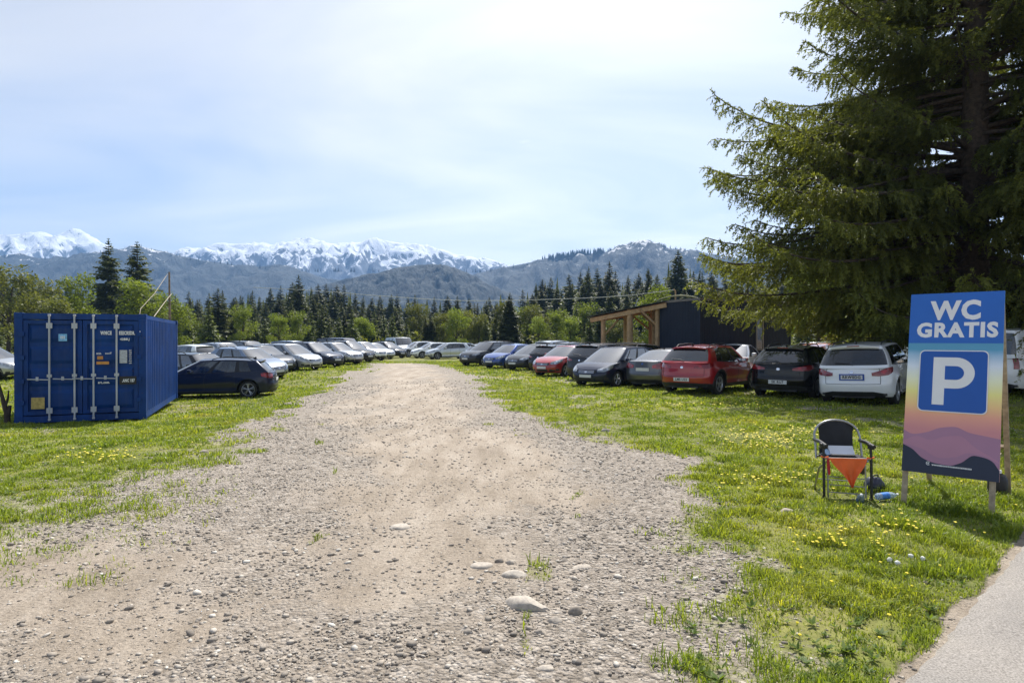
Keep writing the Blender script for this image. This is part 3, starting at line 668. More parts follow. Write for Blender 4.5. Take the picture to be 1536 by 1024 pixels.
# ------------------------------------------------------------------ grass, gravel, flowers
def grass():
    T = Tri(); tot = 0
    m, nt, b, o = newmat('grass_blades')
    a = nd(nt, 'ShaderNodeAttribute', attribute_name='shade')
    n = noise_n(nt, .55, 6)
    r = ramp(nt, n.outputs[0], [(.3, (.17, .235, .032)), (.48, (.225, .285, .040)), (.62, (.31, .34, .058)), (.74, (.40, .36, .15))])
    r2 = ramp(nt, a.outputs['Fac'], [(0, (.6, .65, .5)), (.55, (1, 1, 1)), (.9, (1.4, 1.3, 1.1)), (1, (2.1, 1.7, 1.8))])
    c = mixc(nt, 1., r.outputs[0], r2.outputs[0], 'MULTIPLY'); nt.links.new(c, b.inputs['Base Color']); b.inputs['Roughness'].default_value = .45; b.inputs['Specular IOR Level'].default_value = .35
    t = nt.nodes.new('ShaderNodeBsdfTranslucent'); mx = nt.nodes.new('ShaderNodeMixShader'); mx.inputs[0].default_value = .42
    nt.links.new(mixc(nt, 1., c, (1.4, 1.4, .5), 'MULTIPLY'), t.inputs[0]); nt.links.new(b.outputs[0], mx.inputs[1]); nt.links.new(t.outputs[0], mx.inputs[2]); nt.links.new(mx.outputs[0], o.inputs[0])
    for (y0, y1, dens, hh, ww) in ((.6, 2.8, 1200, .05, .008), (2.8, 5.5, 9000, .042, .0062), (5.5, 9, 6200, .040, .0085), (9, 15, 2200, .040, .014), (15, 26, 640, .045, .024), (26, 50, 150, .055, .05)):
        xa, xb = -.95*y1-1, .95*y1+1
        N_ = int((xb-xa)*(y1-y0)*dens)
        for chunk in range(0, N_, 400000):
            n_ = min(400000, N_-chunk); x = rng.uniform(xa, xb, n_); y = rng.uniform(y0, y1, n_)
            # gather in tussocks
            k = (np.abs(x) < .88*y+1.2); x, y = x[k], y[k]
            g, st = masks(x, y); cl = fbm(x*4.5, y*4.5, 3, 81); cl2 = fbm(x*1.1, y*1.1, 3, 91)
            keep = rng.random(len(x)) < g*(.36+.64*ss(cl, .33, .62))*(.55+.6*ss(cl2, .3, .6))*(1-(asph(x, y) > .015))
            x, y, cl, cl2 = x[keep], y[keep], cl[keep], cl2[keep]; q = len(x)
            if not q: continue
            z = terr_f(x, y)-.004
            hgt = hh*(.45+1.1*rng.random(q))*(.5+1.2*ss(cl, .4, .75))*(.6+.8*cl2)
            verge = ss(x, 2.2, 3.4)*(y < 9)*.5+1
            hgt = hgt*verge
            az = rng.random(q)*6.283; ln = rng.uniform(.15, .95, q)
            dx, dy = np.cos(az)*ln, np.sin(az)*ln; sx, sy = -np.sin(az), np.cos(az)
            fl = rng.normal(0, .6, q); sx, sy = np.cos(az+1.57+fl), np.sin(az+1.57+fl)
            w = ww*(.6+.9*rng.random(q))
            b0 = np.stack([x-sx*w/2, y-sy*w/2, z], 1); b1 = np.stack([x+sx*w/2, y+sy*w/2, z], 1)
            m0 = np.stack([x+dx*hgt*.4-sx*w*.4, y+dy*hgt*.4-sy*w*.4, z+hgt*.62], 1); m1 = np.stack([x+dx*hgt*.4+sx*w*.4, y+dy*hgt*.4+sy*w*.4, z+hgt*.62], 1)
            tp = np.stack([x+dx*hgt*1.1, y+dy*hgt*1.1, z+hgt*(1-.35*ln)], 1)
            V = np.stack([b0, b1, m1, m0, tp], 1).reshape(-1, 3); o_ = np.arange(q)[:, None]*5
            sh = np.clip(rng.random(q)*.9+(rng.random(q) < .04)*.3, 0, 1)
            T.add(V, o_+np.array([[0, 1, 2, 3]]), 0, np.repeat(sh, 5)); T.n -= 5*q
            T.V.append(np.zeros((0, 3))); T.L.append((o_+np.array([[3, 2, 4]])+T.n).ravel()); T.C.append(np.full(q, 3)); T.M.append(np.zeros(q)); T.A.append(np.zeros(0)); T.n += 5*q
            tot += q
    print('grass blades', tot)
    tag(mobj('grass', T.mesh('grass', True), [m]), kind='stuff')
    # broad leaves of dandelion and clover between the blades
    T = Tri(); n = 5000; y = 2.6+11*rng.random(n)**1.2; x = rng.uniform(-1, 1, n)*.9*y; g, st = masks(x, y)
    cl2 = fbm(x*.8, y*.8, 3, 95); k = rng.random(n) < g*ss(cl2, .38, .62)*(asph(x, y) < -.15); x, y = x[k], y[k]
    P, D, U, L, W = [], [], [], [], []
    for xi, yi in zip(x, y):
        c = rng.integers(7, 13); a = rng.random(c)*6.283; L_ = rng.uniform(.022, .062); el = rng.uniform(.15, .9, c)
        d = np.stack([np.cos(a)*np.cos(el), np.sin(a)*np.cos(el), np.sin(el)], 1); P.append(np.tile([xi, yi, gz(xi, yi)+.01], (c, 1))); D.append(d); U.append(nrm(np.cross(d, [0, 0, 1.]))); L.append(rng.uniform(.6, 1.2, c)*L_); W.append(np.full(c, L_*.34))
    blades(T, np.concatenate(P), np.concatenate(D), np.concatenate(U), np.concatenate(L), np.concatenate(W))
    tag(mobj('broad_leaved_weeds', T.mesh('weeds'), [leafmat('weed_leaves', (.10, .17, .03), (.20, .28, .055), .4, 2.)]), kind='stuff')
grass()

def flowers():
    my = mat('dandelion_yellow', (.72, .60, .02), .6, var=.12); mw = mat('seed_head_white', (.62, .62, .58), .9, var=.1); ms = mat('flower_stem', (.16, .22, .06), .6)
    fl = MB(); spots = []
    def head(mb, p, r, mi=0):
        n = 9; vs = [p+Vector((0, 0, .006))]+[p+Vector((math.cos(6.283*k/n)*r, math.sin(6.283*k/n)*r, -.002+.004*(k % 2))) for k in range(n)]+[p-Vector((0, 0, .012))]
        mb.add(vs, [(0, k+1, (k+1) % n+1) for k in range(n)]+[(n+1, (k+1) % n+1, k+1) for k in range(n)], mi)
    def dand(mb, x, y, r=.013, h=.07, mi=0):
        z = gz(x, y); p = Vector((x+rng.normal()*.01, y+rng.normal()*.01, z+h)); mb.tube([(x, y, z), p], .0018, 4, 1, False); head(mb, p, r, mi)
    for k in range(900):
        y = 3.2+11*rng.random()**1.5; x = rng.uniform(-1, 1)*.88*y; g, st = masks(np.array([x]), np.array([y]))
        dens = float(fbm(np.array([x*.7]), np.array([y*.7]), 3, 111)[0])
        if g[0] > .8 and dens > .54 and asph(x, y) < -.3: dand(fl, x, y, .008+.004*rng.random()*(1+y*.08), .05+.05*rng.random())
    for (cx, cy, rx, ry, n) in ((1150, 665, 60, 14, 110), (1160, 725, 70, 14, 60), (1250, 822, 90, 14, 46), (1230, 650, 60, 10, 60), (1330, 800, 90, 22, 40), (1150, 655, 130, 18, 60), (140, 690, 60, 10, 40), (1080, 610, 160, 5, 80)):
        for k in range(n):
            px, py = cx+rng.normal()*rx*.5, cy+rng.normal()*ry*.5; Y = EYE*F/(py-HOR); x = X(px, Y)
            if asph(x, Y) < -.25: rng.random() < .75 and dand(fl, x, Y, .008+.0011*Y, .05+.05*rng.random())
    tag(fl.build('dandelion_flowers', [my, ms]), kind='stuff')
    puffs = [(1333, 838), (1345, 843), (1365, 833), (1383, 837)]
    for k, (px, py) in enumerate(puffs):
        Y = (EYE-.1)*F/(py-HOR); x = X(px, Y); z = gz(x, Y); r = thing('dandelion_clock', (x, Y, z), 0, 'round white dandelion seed head among the yellow flowers', 'seed head', 'dandelion clocks')
        mb = MB(); mb.tube([(0, 0, 0), (.01, 0, .09)], .002, 5); mb.build('stem', [ms], r)
        bm = bmesh.new(); bmesh.ops.create_icosphere(bm, subdivisions=2, radius=.018)
        for v in bm.verts: v.co *= .85+.3*random.random(); v.co += Vector((.01, 0, .105))
        me = bpy.data.meshes.new('seed_ball'); bm.to_mesh(me); bm.free(); mobj('seed_ball', me, [mw], r)
flowers()

def ico(sub):
    bm = bmesh.new(); bmesh.ops.create_icosphere(bm, subdivisions=sub, radius=1); V = np.array([v.co[:] for v in bm.verts]); Fc = np.array([[v.index for v in f.verts] for f in bm.faces]); bm.free(); return V, Fc
def stone_material():
    m, nt, b, o = newmat('road_stone')
    a = nd(nt, 'ShaderNodeAttribute', attribute_name='shade'); n = noise_n(nt, 45, 4)
    r = ramp(nt, a.outputs['Fac'], [(0, (.19, .167, .145)), (.3, (.27, .24, .207)), (.6, (.35, .308, .262)), (.85, (.44, .40, .352)), (1, (.58, .55, .50))])
    r2 = ramp(nt, n.outputs[0], [(.3, (.75, .75, .75)), (.7, (1.2, 1.18, 1.12))])
    nt.links.new(mixc(nt, 1., r.outputs[0], r2.outputs[0], 'MULTIPLY'), b.inputs['Base Color']); b.inputs['Roughness'].default_value = .85; b.inputs['Specular IOR Level'].default_value = .25
    bump(nt, n.outputs[0], .004, .6, b)
    return m
M_STONE = stone_material()
def gravel():
    T = Tri(); base = []
    for k in range(7):
        V, Fc = ico(1); g = np.random.default_rng(200+k)
        V = V*(1+g.uniform(-.28, .22, (len(V), 1))); V = V*np.array([1, g.uniform(.6, .95), g.uniform(.35, .62)]); base.append((V, Fc))
    tot = 0
    for (y0, y1, dens, s0, s1) in ((1.2, 4.6, 1500, .005, .017), (4.6, 8, 620, .008, .022), (8, 14, 150, .014, .032), (14, 26, 28, .02, .042), (1.2, 6, 60, .018, .036)):
        n = int((1.9*y1+2)*(y1-y0)*dens); x = rng.uniform(-.95*y1-1, .95*y1+1, n); y = rng.uniform(y0, y1, n)
        k = np.abs(x) < .88*y+.6; x, y = x[k], y[k]; g, st = masks(x, y)
        cl = fbm(x*2.2, y*2.2, 3, 121)
        p = (1-g)*(.26+.74*st)*(.35+.9*ss(cl, .35, .6))*(asph(x, y) < .03)+g*.015
        k = rng.random(len(x)) < p; x, y = x[k], y[k]; z = terr_f(x, y); q = len(x); tot += q
        s = s0*(s1/s0)**(rng.random(q)**2.2); az = rng.random(q)*6.283; tl = rng.normal(0, .18, q); sh = rng.random(q)**1.1
        which = rng.integers(0, 7, q)
        for w in range(7):
            V, Fc = base[w]; i = which == w; m = i.sum()
            if not m: continue
            c, sn = np.cos(az[i])[:, None], np.sin(az[i])[:, None]; vx = V[None, :, 0]*c-V[None, :, 1]*sn; vy = V[None, :, 0]*sn+V[None, :, 1]*c
            vz = V[None, :, 2]+vx*tl[i][:, None]
            W = np.stack([x[i][:, None]+vx*s[i][:, None], y[i][:, None]+vy*s[i][:, None], z[i][:, None]+(vz+.12)*s[i][:, None]], -1).reshape(-1, 3)
            FF = (np.arange(m)[:, None, None]*len(V)+Fc[None]).reshape(-1, 3)
            T.add(W, FF, 0, np.repeat(sh[i], len(V)))
    print('stones', tot)
    tag(mobj('gravel', T.mesh('gravel', True, True), [M_STONE]), kind='stuff')
gravel()

def rock(px, py, wpx, hpx, shade, label, seed, dep=.7):
    Y = EYE*F/(py-HOR); x = X(px, Y); s = wpx/F*Y/2; hz_ = hpx/F*Y
    V, Fc = ico(3); g = np.random.default_rng(seed); d = nrm(g.normal(size=(9, 3))); o_ = g.uniform(.62, .88, 9)
    for n_, off in zip(d, o_):         # chop facets
        n_ = nrm(n_*np.array([1, 1, 1.6]))
        e = V@n_-off; V = V-np.clip(e, 0, None)[:, None]*n_*.9
    V = V*(1+.07*(fbm(V[:, 0]*3+seed, V[:, 1]*3+V[:, 2]*2, 3, seed)[:, None]-.5))
    V = V*(1+.16*(fbm(V[:, 0]*1.6+seed*3, V[:, 1]*1.6+V[:, 2], 3, seed+50)[:, None]-.5)); V = V*np.array([s*1.1, s*dep, hz_*1.1]); V[:, 2] -= hz_*.25
    me = fast_mesh('stone', V, Fc.ravel(), [3]*len(Fc), True); a = me.attributes.new('shade', 'FLOAT', 'POINT'); a.data.foreach_set('value', np.full(len(V), shade*.86, np.float32))
    me.set_sharp_from_angle(angle=R(32))
    o = mobj('stone', me, [M_STONE]); o.location = (x, Y, gz(x, Y)); o.rotation_euler = (0, 0, g.uniform(-.4, .4)); tag(o, label, 'stone')
ROCKS = [(790, 910, 70, 15, .92, 'largest pale flat stone lying in the middle of the track'), (771, 862, 38, 9, .97, 'whitish stone just beyond the largest pale flat one'),
    (723, 848, 36, 8, .9, 'pale stone beside a small dark round one'), (749, 842, 15, 8, .15, 'small dark round stone between two pale ones'), (765, 843, 20, 7, .8, 'small pale stone touching the dark round one'),
    (847, 841, 12, 7, .2, 'lone small dark stone away from the pale group'), (863, 920, 22, 12, .25, 'dark brown stone beside the largest pale flat one'), (833, 933, 22, 10, .8, 'rounded tan stone in the rubble by the largest flat one'),
    (601, 789, 34, 7, .98, 'bright flat stone alone on the track beyond the others'), (872, 850, 30, 6, .85, 'long flat pale slab at the edge of the gravel'), (1180, 768, 22, 9, .7, 'grey stone in the grass before the folding chair'),
    (1232, 1008, 18, 12, .5, 'grey stone at the grass corner near the asphalt'), (347, 885, 20, 7, .75, 'long tan stone among gravel on the container side'), (812, 950, 18, 9, .7, 'tan cobble below the largest flat stone'),
    (820, 1003, 26, 10, .9, 'pale cobble at the bottom of the view'), (306, 680, 14, 5, .8, 'small stone between gravel and grass near the container'), (908, 648, 12, 5, .85, 'small pale stone on the far gravel edge by the cars')]
for k, (px, py, wp, hp, s, lb) in enumerate(ROCKS): rock(px, py, wp, hp, s, lb, 300+k)
# ------------------------------------------------------------------ cars
M_PAINT = paint('car_paint', (.4, .4, .4))
M_TRIM = mat('black_plastic', (.018, .018, .02), .55, var=.3, scale=8)
M_RUB = mat('tyre_rubber', (.022, .021, .02), .85, var=.35, scale=6)
M_ALLOY = mat('wheel_alloy', (.42, .43, .45), .35, .75, var=.2, scale=10)
M_CHROME = mat('chrome_trim', (.7, .7, .72), .12, 1, var=.05)
M_PLATE = mat('number_plate_white', (.62, .63, .64), .45, var=.06, scale=8)
M_PLBLUE = mat('number_plate_blue', (.02, .08, .35), .45)
M_INK = mat('plate_ink', (.02, .02, .025), .5)
M_SEAT = mat('dark_upholstery', (.035, .035, .038), .8, var=.2)
def lampmat(name, c, clear=False):
    m, nt, b, o = newmat(name)
    w = nt.nodes.new('ShaderNodeTexVoronoi'); tc = nt.nodes.new('ShaderNodeTexCoord')
    w.inputs['Scale'].default_value = 7; nt.links.new(tc.outputs['Object'], w.inputs['Vector'])
    r = ramp(nt, w.outputs['Distance'], [(.1, tuple(v*1.25 for v in c)), (.5, tuple(v*.45 for v in c))])
    nt.links.new(r.outputs[0], b.inputs['Base Color'])
    b.inputs['Roughness'].default_value = .2; b.inputs['Metallic'].default_value = .5 if clear else .1
    b.inputs['Coat Weight'].default_value = 1; b.inputs['Coat Roughness'].default_value = .02
    return m
M_HEAD = lampmat('headlamp_glass', (.62, .65, .70), True)
M_TAIL = lampmat('tail_lamp_red', (.42, .012, .016))
M_AMB = lampmat('lamp_amber', (.75, .20, .02))
def glassmat(name, tint, fac, ior=2.1, coat=.8):
    m, nt, b, o = newmat(name)
    b.inputs['Base Color'].default_value = (.012, .014, .016, 1); b.inputs['Roughness'].default_value = .02
    b.inputs['Specular IOR Level'].default_value = .6; b.inputs['IOR'].default_value = ior
    b.inputs['Coat Weight'].default_value = coat; b.inputs['Coat Roughness'].default_value = .01
    t = nt.nodes.new('ShaderNodeBsdfTransparent'); t.inputs[0].default_value = (*tint, 1)
    mx = nt.nodes.new('ShaderNodeMixShader'); lw = nt.nodes.new('ShaderNodeLayerWeight'); lw.inputs[0].default_value = .35
    mr = nd(nt, 'ShaderNodeMapRange'); mr.inputs[3].default_value = fac; mr.inputs[4].default_value = 1
    nt.links.new(lw.outputs['Fresnel'], mr.inputs[0]); nt.links.new(mr.outputs[0], mx.inputs[0])
    nt.links.new(t.outputs[0], mx.inputs[1]); nt.links.new(b.outputs[0], mx.inputs[2]); nt.links.new(mx.outputs[0], o.inputs[0])
    return m
M_GLASS = glassmat('car_glass', (.5, .55, .56), .62)
M_DARKGLASS = glassmat('privacy_glass', (.16, .17, .18), .7, 1.75, .6)

def pchip(x, pts):
    xs = np.array([p[0] for p in pts], float); ys = np.array([p[1] for p in pts], float)
    h = np.diff(xs); d = np.diff(ys)/h; m = np.zeros_like(ys)
    for k in range(1, len(xs)-1):
        m[k] = 0 if d[k-1]*d[k] <= 0 else 2*d[k-1]*d[k]/(d[k-1]+d[k])
    m[0], m[-1] = d[0], d[-1]
    x = np.clip(np.asarray(x, float), xs[0], xs[-1]); k = np.clip(np.searchsorted(xs, x)-1, 0, len(h)-1)
    t = (x-xs[k])/h[k]
    return ((2*t**3-3*t**2+1)*ys[k]+(t**3-2*t**2+t)*h[k]*m[k]+(-2*t**3+3*t**2)*ys[k+1]+(t**3-t**2)*h[k]*m[k+1])

NA, NS = 14, 60
def ring(xr, xf, w, cr, cf, p, na=NA, ns=NS):
    """half outline, rear centre -> side -> front centre (x, y>=0)"""
    a = np.linspace(math.pi/2, 0, na+1); e = 2/p
    ra = np.stack([xr+cr-cr*np.abs(np.sin(a))**e, w*np.abs(np.cos(a))**e], 1)
    ra[0, 1] = 0
    sx = np.linspace(xr+cr, xf-cf, ns+1)[1:-1]
    sd = np.stack([sx, np.full_like(sx, w)], 1)
    a = a[::-1]
    fa = np.stack([xf-cf+cf*np.abs(np.sin(a))**e, w*np.abs(np.cos(a))**e], 1); fa[-1, 1] = 0
    return np.concatenate([ra, sd, fa])

class Car:
    def __init__(s, **k):
        s.__dict__.update(dict(L=4.5, W=1.8, H=1.5, sill=.2, r=.32, fo=.86, ro=.85, ptop=None, crown=.055,
            front=[(0, .07), (.2, .015), (.4, 0), (.62, .02), (.85, .08), (1, .2)],
            rear=[(0, .1), (.15, .03), (.38, 0), (.55, .03), (.8, .045), (1, .10)],
            wid=[(0, .93), (.12, .975), (.35, .985), (.55, 1.), (.74, .995), (.82, .975), (1, .93)], cf=.62, cr=.48, pf=2.7), **k)
        K = 20; s.K = K; fs = np.linspace(0, 1, K)
        G = []
        xt = ring(-s.L/2+float(pchip(1, s.rear)), s.L/2-float(pchip(1, s.front)), 1, s.cr, s.cf, s.pf)[:, 0]
        s.zt = pchip(xt, s.top)
        for f in fs:
            w = s.W/2*float(pchip(f, s.wid))
            r_ = ring(-s.L/2+float(pchip(f, s.rear)), s.L/2-float(pchip(f, s.front)), w, s.cr, s.cf, s.pf)
            x, y = r_[:, 0], r_[:, 1].copy()
            z0 = s.sill+.03*ss(np.abs(x), s.L/2-.6, s.L/2)
            z = z0+f*(s.zt-z0)
            # sides narrow a little towards both ends
            y *= 1-.07*ss(x, s.L*.18, s.L/2)-.05*ss(-x, s.L*.25, s.L/2)
            y -= .018*np.exp(-((f-.28)/.12)**2)*ss(y, .6*w, .95*w)*(1-ss(np.abs(x), s.L*.2, s.L*.3))
            G.append(np.stack([x, y, z], 1))
        s.G = np.array(G).transpose(1, 0, 2)     # [i, k, 3]
        s.xw = [-s.L/2+s.ro, s.L/2-s.fo]; s.Ra = s.r+.065
        for xw in s.xw:
            d = np.hypot(s.G[..., 0]-xw, s.G[..., 2]-s.r)
            s.G[..., 1] += .022*np.exp(-((d-s.Ra)/.09)**2)*(s.G[..., 1] > .5*s.W/2)
        s.N = len(s.G)-1
        mid = s.G[:, 12, :2]; s.arc = np.concatenate([[0], np.cumsum(np.hypot(*np.diff(mid, axis=0).T))])
    def pos(s, i, f, side=1):
        i = min(max(i, 0), s.N-1e-6); k = min(max(f, 0), 1-1e-6)*(s.K-1)
        a, b = int(i), int(k); u, v = i-a, k-b; G = s.G
        p = (G[a, b]*(1-u)+G[a+1, b]*u)*(1-v)+(G[a, b+1]*(1-u)+G[a+1, b+1]*u)*v
        return np.array([p[0], p[1]*side, p[2]])
    def idx(s, mode, u):
        if mode == 'rear': return float(np.interp(abs(u), s.arc, np.arange(s.N+1)))
        if mode == 'front': return float(np.interp(s.arc[-1]-abs(u), s.arc, np.arange(s.N+1)))
        return float(np.interp(u, s.G[:, 12, 0], np.arange(s.N+1)))
    def patch(s, mb, mode, st, off=.008, mi=0, side=1, nv=5, nu=4, smooth=True):
        """raised panel that follows the body; stations (u, f low, f high)"""
        S = []
        for a, b in zip(st[:-1], st[1:]):
            for t in range(nu): S.append([a[j]+(b[j]-a[j])*t/nu for j in range(3)])
        S.append(list(st[-1])); out, inn = [], []
        for u, lo, hi in S:
            sd = (1 if u >= 0 else -1) if mode != 'side' else side
            if mode != 'side' and side == -1: sd = -sd
            i = s.idx(mode, u)
            for k in range(nv):
                f = lo+(hi-lo)*k/(nv-1)
                p = s.pos(i, f, sd); e = .3
                tx = s.pos(min(i+e, s.N), f, sd)-s.pos(max(i-e, 0), f, sd); tz = s.pos(i, min(f+.03, 1), sd)-s.pos(i, max(f-.03, 0), sd)
                n = np.cross(tx, tz); n /= np.linalg.norm(n)+1e-9
                if i > s.N-.6: n = np.array([1, 0, 0.])
                elif i < .6: n = np.array([-1, 0, 0.])
                elif n[1]*sd < 0: n = -n
                out.append(p+n*off); inn.append(p-n*.012)
        m = len(S); V = out+inn; o = m*nv
        fs = [(i*nv+k, (i+1)*nv+k, (i+1)*nv+k+1, i*nv+k+1) for i in range(m-1) for k in range(nv-1)]
        mb.add(V, fs, mi, smooth)
        sk = []
        rim = [i*nv for i in range(m)]+[(m-1)*nv+k for k in range(1, nv)]+[i*nv+nv-1 for i in range(m-2, -1, -1)]+[k for k in range(nv-2, 0, -1)]
        for a, b in zip(rim, rim[1:]+rim[:1]): sk.append((a, b, b+o, a+o))
        mb.add(V, sk, mi, False)
        return mb
    def snap(s):
        G = s.G.copy(); N1, K = G.shape[:2]; state = np.zeros((N1, K), int)   # 1 inside 2 on
        for xw in s.xw:
            d = np.hypot(G[..., 0]-xw, G[..., 2]-s.r)
            ok = (np.abs(G[..., 0]) < s.L/2-.12)
            ins = (d < s.Ra) & ok
            pairs = []
            for i in range(N1):
                for k in range(K):
                    for di, dk in ((1, 0), (0, 1)):
                        j, l = i+di, k+dk
                        if j < N1 and l < K and ins[i, k] != ins[j, l]:
                            a, b = abs(d[i, k]-s.Ra), abs(d[j, l]-s.Ra)
                            pairs.append((i, k) if a <= b else (j, l))
            state[ins] = 1
            for i, k in set(pairs):
                v = np.array([G[i, k, 0]-xw, G[i, k, 2]-s.r]); v *= s.Ra/np.linalg.norm(v)
                G[i, k, 0], G[i, k, 2] = xw+v[0], s.r+v[1]; state[i, k] = 2
        return G, state
    def crown_at(s, x): return s.crown
    def build(s, label_root=None):
        G, state = s.snap(); N1, K = G.shape[:2]; mb = MB(); lo_trim = getattr(s, 'clad', 0)
        for sd in (1, -1):
            V = [(p[0], p[1]*sd, p[2]) for p in G.reshape(-1, 3)]; fp, ft = [], []
            for i in range(N1-1):
                for k in range(K-1):
                    q = [(i, k), (i+1, k), (i+1, k+1), (i, k+1)]; stt = [state[a] for a in q]
                    tgt = ft if (k < lo_trim*(K-1)) else fp
                    if 1 in stt:
                        if stt.count(1) == 1:     # corner cut: keep the outer triangle
                            j = stt.index(1); o_ = (j+2) % 4
                            if stt[o_] == 0 and stt[(j+1) % 4] == 2 and stt[(j+3) % 4] == 2:
                                tri = [q[(j+1) % 4], q[o_], q[(j+3) % 4]]
                                tgt.append([a[0]*K+a[1] for a in tri])
                        continue
                    if stt.count(2) == 4:
                        c = np.mean([G[a] for a in q], 0)
                        if min(math.hypot(c[0]-xw, c[2]-s.r) for xw in s.xw) < s.Ra: continue
                    tgt.append([a[0]*K+a[1] for a in q])
            if sd == -1: fp = [f[::-1] for f in fp]; ft = [f[::-1] for f in ft]
            o = len(mb.v); mb.add(V, fp, 0, True)
            mb.f += [tuple(i+o for i in f) for f in ft]; mb.m += [1]*len(ft); mb.sm += [True]*len(ft)
        # bonnet, shoulders and tail deck
        T = s.G[:, -1]; fr = [-1, -.93, -.85, -.7, -.45, -.2, 0, .2, .45, .7, .85, .93, 1]; nf = len(fr)
        xrb, xcb = s.gh[0], s.gh[1]
        def deckz(x, y, w): return np.interp(x, T[:, 0], T[:, 2])+s.crown*max(0, w*w-y*y)/(s.W/2*.93)**2
        V = []
        for p in T:
            for f in fr: V.append((p[0]-.0, p[1]*f, p[2]+s.crown*p[1]**2*(1-f*f)/(s.W/2*.93)**2))
        fs = []
        for i in range(N1-1):
            for j in range(nf-1):
                xm = (T[i, 0]+T[i+1, 0])/2; fm = abs(fr[j]+fr[j+1])/2
                if xrb+.35 < xm < xcb-.35 and fm < .84: continue
                fs.append((i*nf+j, i*nf+j+1, (i+1)*nf+j+1, (i+1)*nf+j))
        mb.add(V, fs, 0, True)
        # underside
        V = []; B = s.G[:, 0]
        for p in B: V += [(p[0], -p[1]*.995, p[2]+.004), (p[0], p[1]*.995, p[2]+.004)]
        mb.add(V, [(2*i, 2*i+2, 2*i+3, 2*i+1) for i in range(N1-1) if min(abs((B[i, 0]+B[i+1, 0])/2-xw) for xw in s.xw) > s.Ra*.8], 1)
        # wheel wells and arch lips
        for xw in s.xw:
            for sd in (1, -1):
                y1 = s.W/2*.95; V = []; n = 20
                for k in range(n+1):
                    a = math.pi*(-.12+1.24*k/n)
                    for y in (y1, y1-.36): V.append((xw+math.cos(a)*s.Ra, sd*y, s.r+math.sin(a)*s.Ra))
                mb.add(V, [(2*k, 2*k+1, 2*k+3, 2*k+2) for k in range(n)], 1, True)
                mb.add([V[2*k+1] for k in range(n+1)], [tuple(range(n+1))], 1)
                rim_i = 1 if lo_trim else 0; V = []; wl = .06 if lo_trim else .018
                for k in range(n+1):
                    a = math.pi*(-.03+1.06*k/n); c, sn = math.cos(a), math.sin(a)
                    z = s.r+sn*(s.Ra+wl*.5); f_ = (z-s.sill)/max(.3, float(pchip(xw, s.top))-s.sill)
                    y = s.pos(s.idx('side', xw+c*s.Ra*1.03), max(0, min(1, f_)))[1]
                    for rr, dy in ((s.Ra-.004, -.05), (s.Ra-.004, .008), (s.Ra+wl, .008), (s.Ra+wl, -.02)):
                        V.append((xw+c*rr, sd*(y+dy), s.r+sn*rr))
                mb.add(V, [(4*k+j, 4*k+j+1, 4*k+j+5, 4*k+j+4) for k in range(n) for j in range(3)], rim_i, True)
        # greenhouse
        n1, n2 = 12, 36
        wB = float(np.interp((xrb+xcb)/2, T[:, 0], T[:, 1]))*s.gw[0]; wR = s.W/2*s.gw[1]
        cb, ct = s.gc
        B0 = ring(xrb, xcb, wB, cb[0], cb[1], 3.0, n1, n2); R0 = ring(s.gh[2], s.gh[3], wR, ct[0], ct[1], 3.0, n1, n2)
        xm, hl = (s.gh[2]+s.gh[3])/2, (s.gh[3]-s.gh[2])/2
        rows = [-.04, 0, .06, .1, .3, .5, .7, .86, .9, .96, 1.]
        nr = len(rows); P = np.zeros((len(B0), nr, 3))
        for i in range(len(B0)):
            b = np.array([*B0[i], 0]); wi = float(np.interp(b[0], T[:, 0], T[:, 1])); b[2] = deckz(b[0], b[1], wi)-.012
            t = np.array([*R0[i], 0]); t[2] = s.H-.055-s.rd*((t[0]-xm)/hl)**2 - (.03*max(0, (xm-t[0])/hl))
            if t[1] < wR: t[2] += .04*(1-(t[1]/wR)**2)*1.
            for k, g in enumerate(rows):
                p = b*(1-g)+t*g; bl = math.sin(math.pi*max(0, g))
                end = 1-t[1]/wR
                p[1] += .028*bl*(t[1]/wR); 
                p[0] += .035*bl*end*(1 if i > len(B0)/2 else -1)*(1 if i > len(B0)/2 else .6)
                P[i, k] = p
        s.P = P; NB = len(B0)
        pil = {}   # side column -> pillar
        iA, iR = n1, n1+n2                       # side runs iA..iR (rear corner .. front corner)
        s0, s1 = iA+s.sidecut[0], iR-s.sidecut[1]
        def is_p(i): return any(abs(i-(iA+c*n2)) <= w for c, w in s.pillars)
        wind = {'rear_window': [], 'windshield': [], 'side_window': []}
        groups = []; cur = None
        for i in range(NB-1):
            side_ok = s0 <= i < s1 and not is_p(i)
            if side_ok:
                if cur is None: cur = []; groups.append(cur)
                cur.append(i)
            else: cur = None
        rwl = range(0, n1-s.rcut); wsl = range(NB-1-(n1-3), NB-1)
        for sd in (1, -1):
            V = [(p[0], p[1]*sd, p[2]) for p in P.reshape(-1, 3)]; fp, ft = [], []
            for i in range(NB-1):
                for k in range(nr-1):
                    f = (i*nr+k, (i+1)*nr+k, (i+1)*nr+k+1, i*nr+k+1)
                    if sd == -1: f = f[::-1]
                    g = (rows[k]+rows[k+1])/2
                    if s0 <= i < s1 and .06 < g < .9:
                        if is_p(i): ft.append(f)
                        continue
                    if (i in rwl and s.rwrow[0] < g < s.rwrow[1]) or (i in wsl and 0 < g < .96): continue
                    (ft if (s0 <= i < s1 and .0 < g < .07) else fp).append(f)
            o = len(mb.v); mb.add(V, fp, 0, True); mb.f += [tuple(a+o for a in f) for f in ft]; mb.m += [1]*len(ft); mb.sm += [True]*len(ft)
        # roof
        fr2 = [-1, -.94, -.8, -.5, 0, .5, .8, .94, 1]; V = []
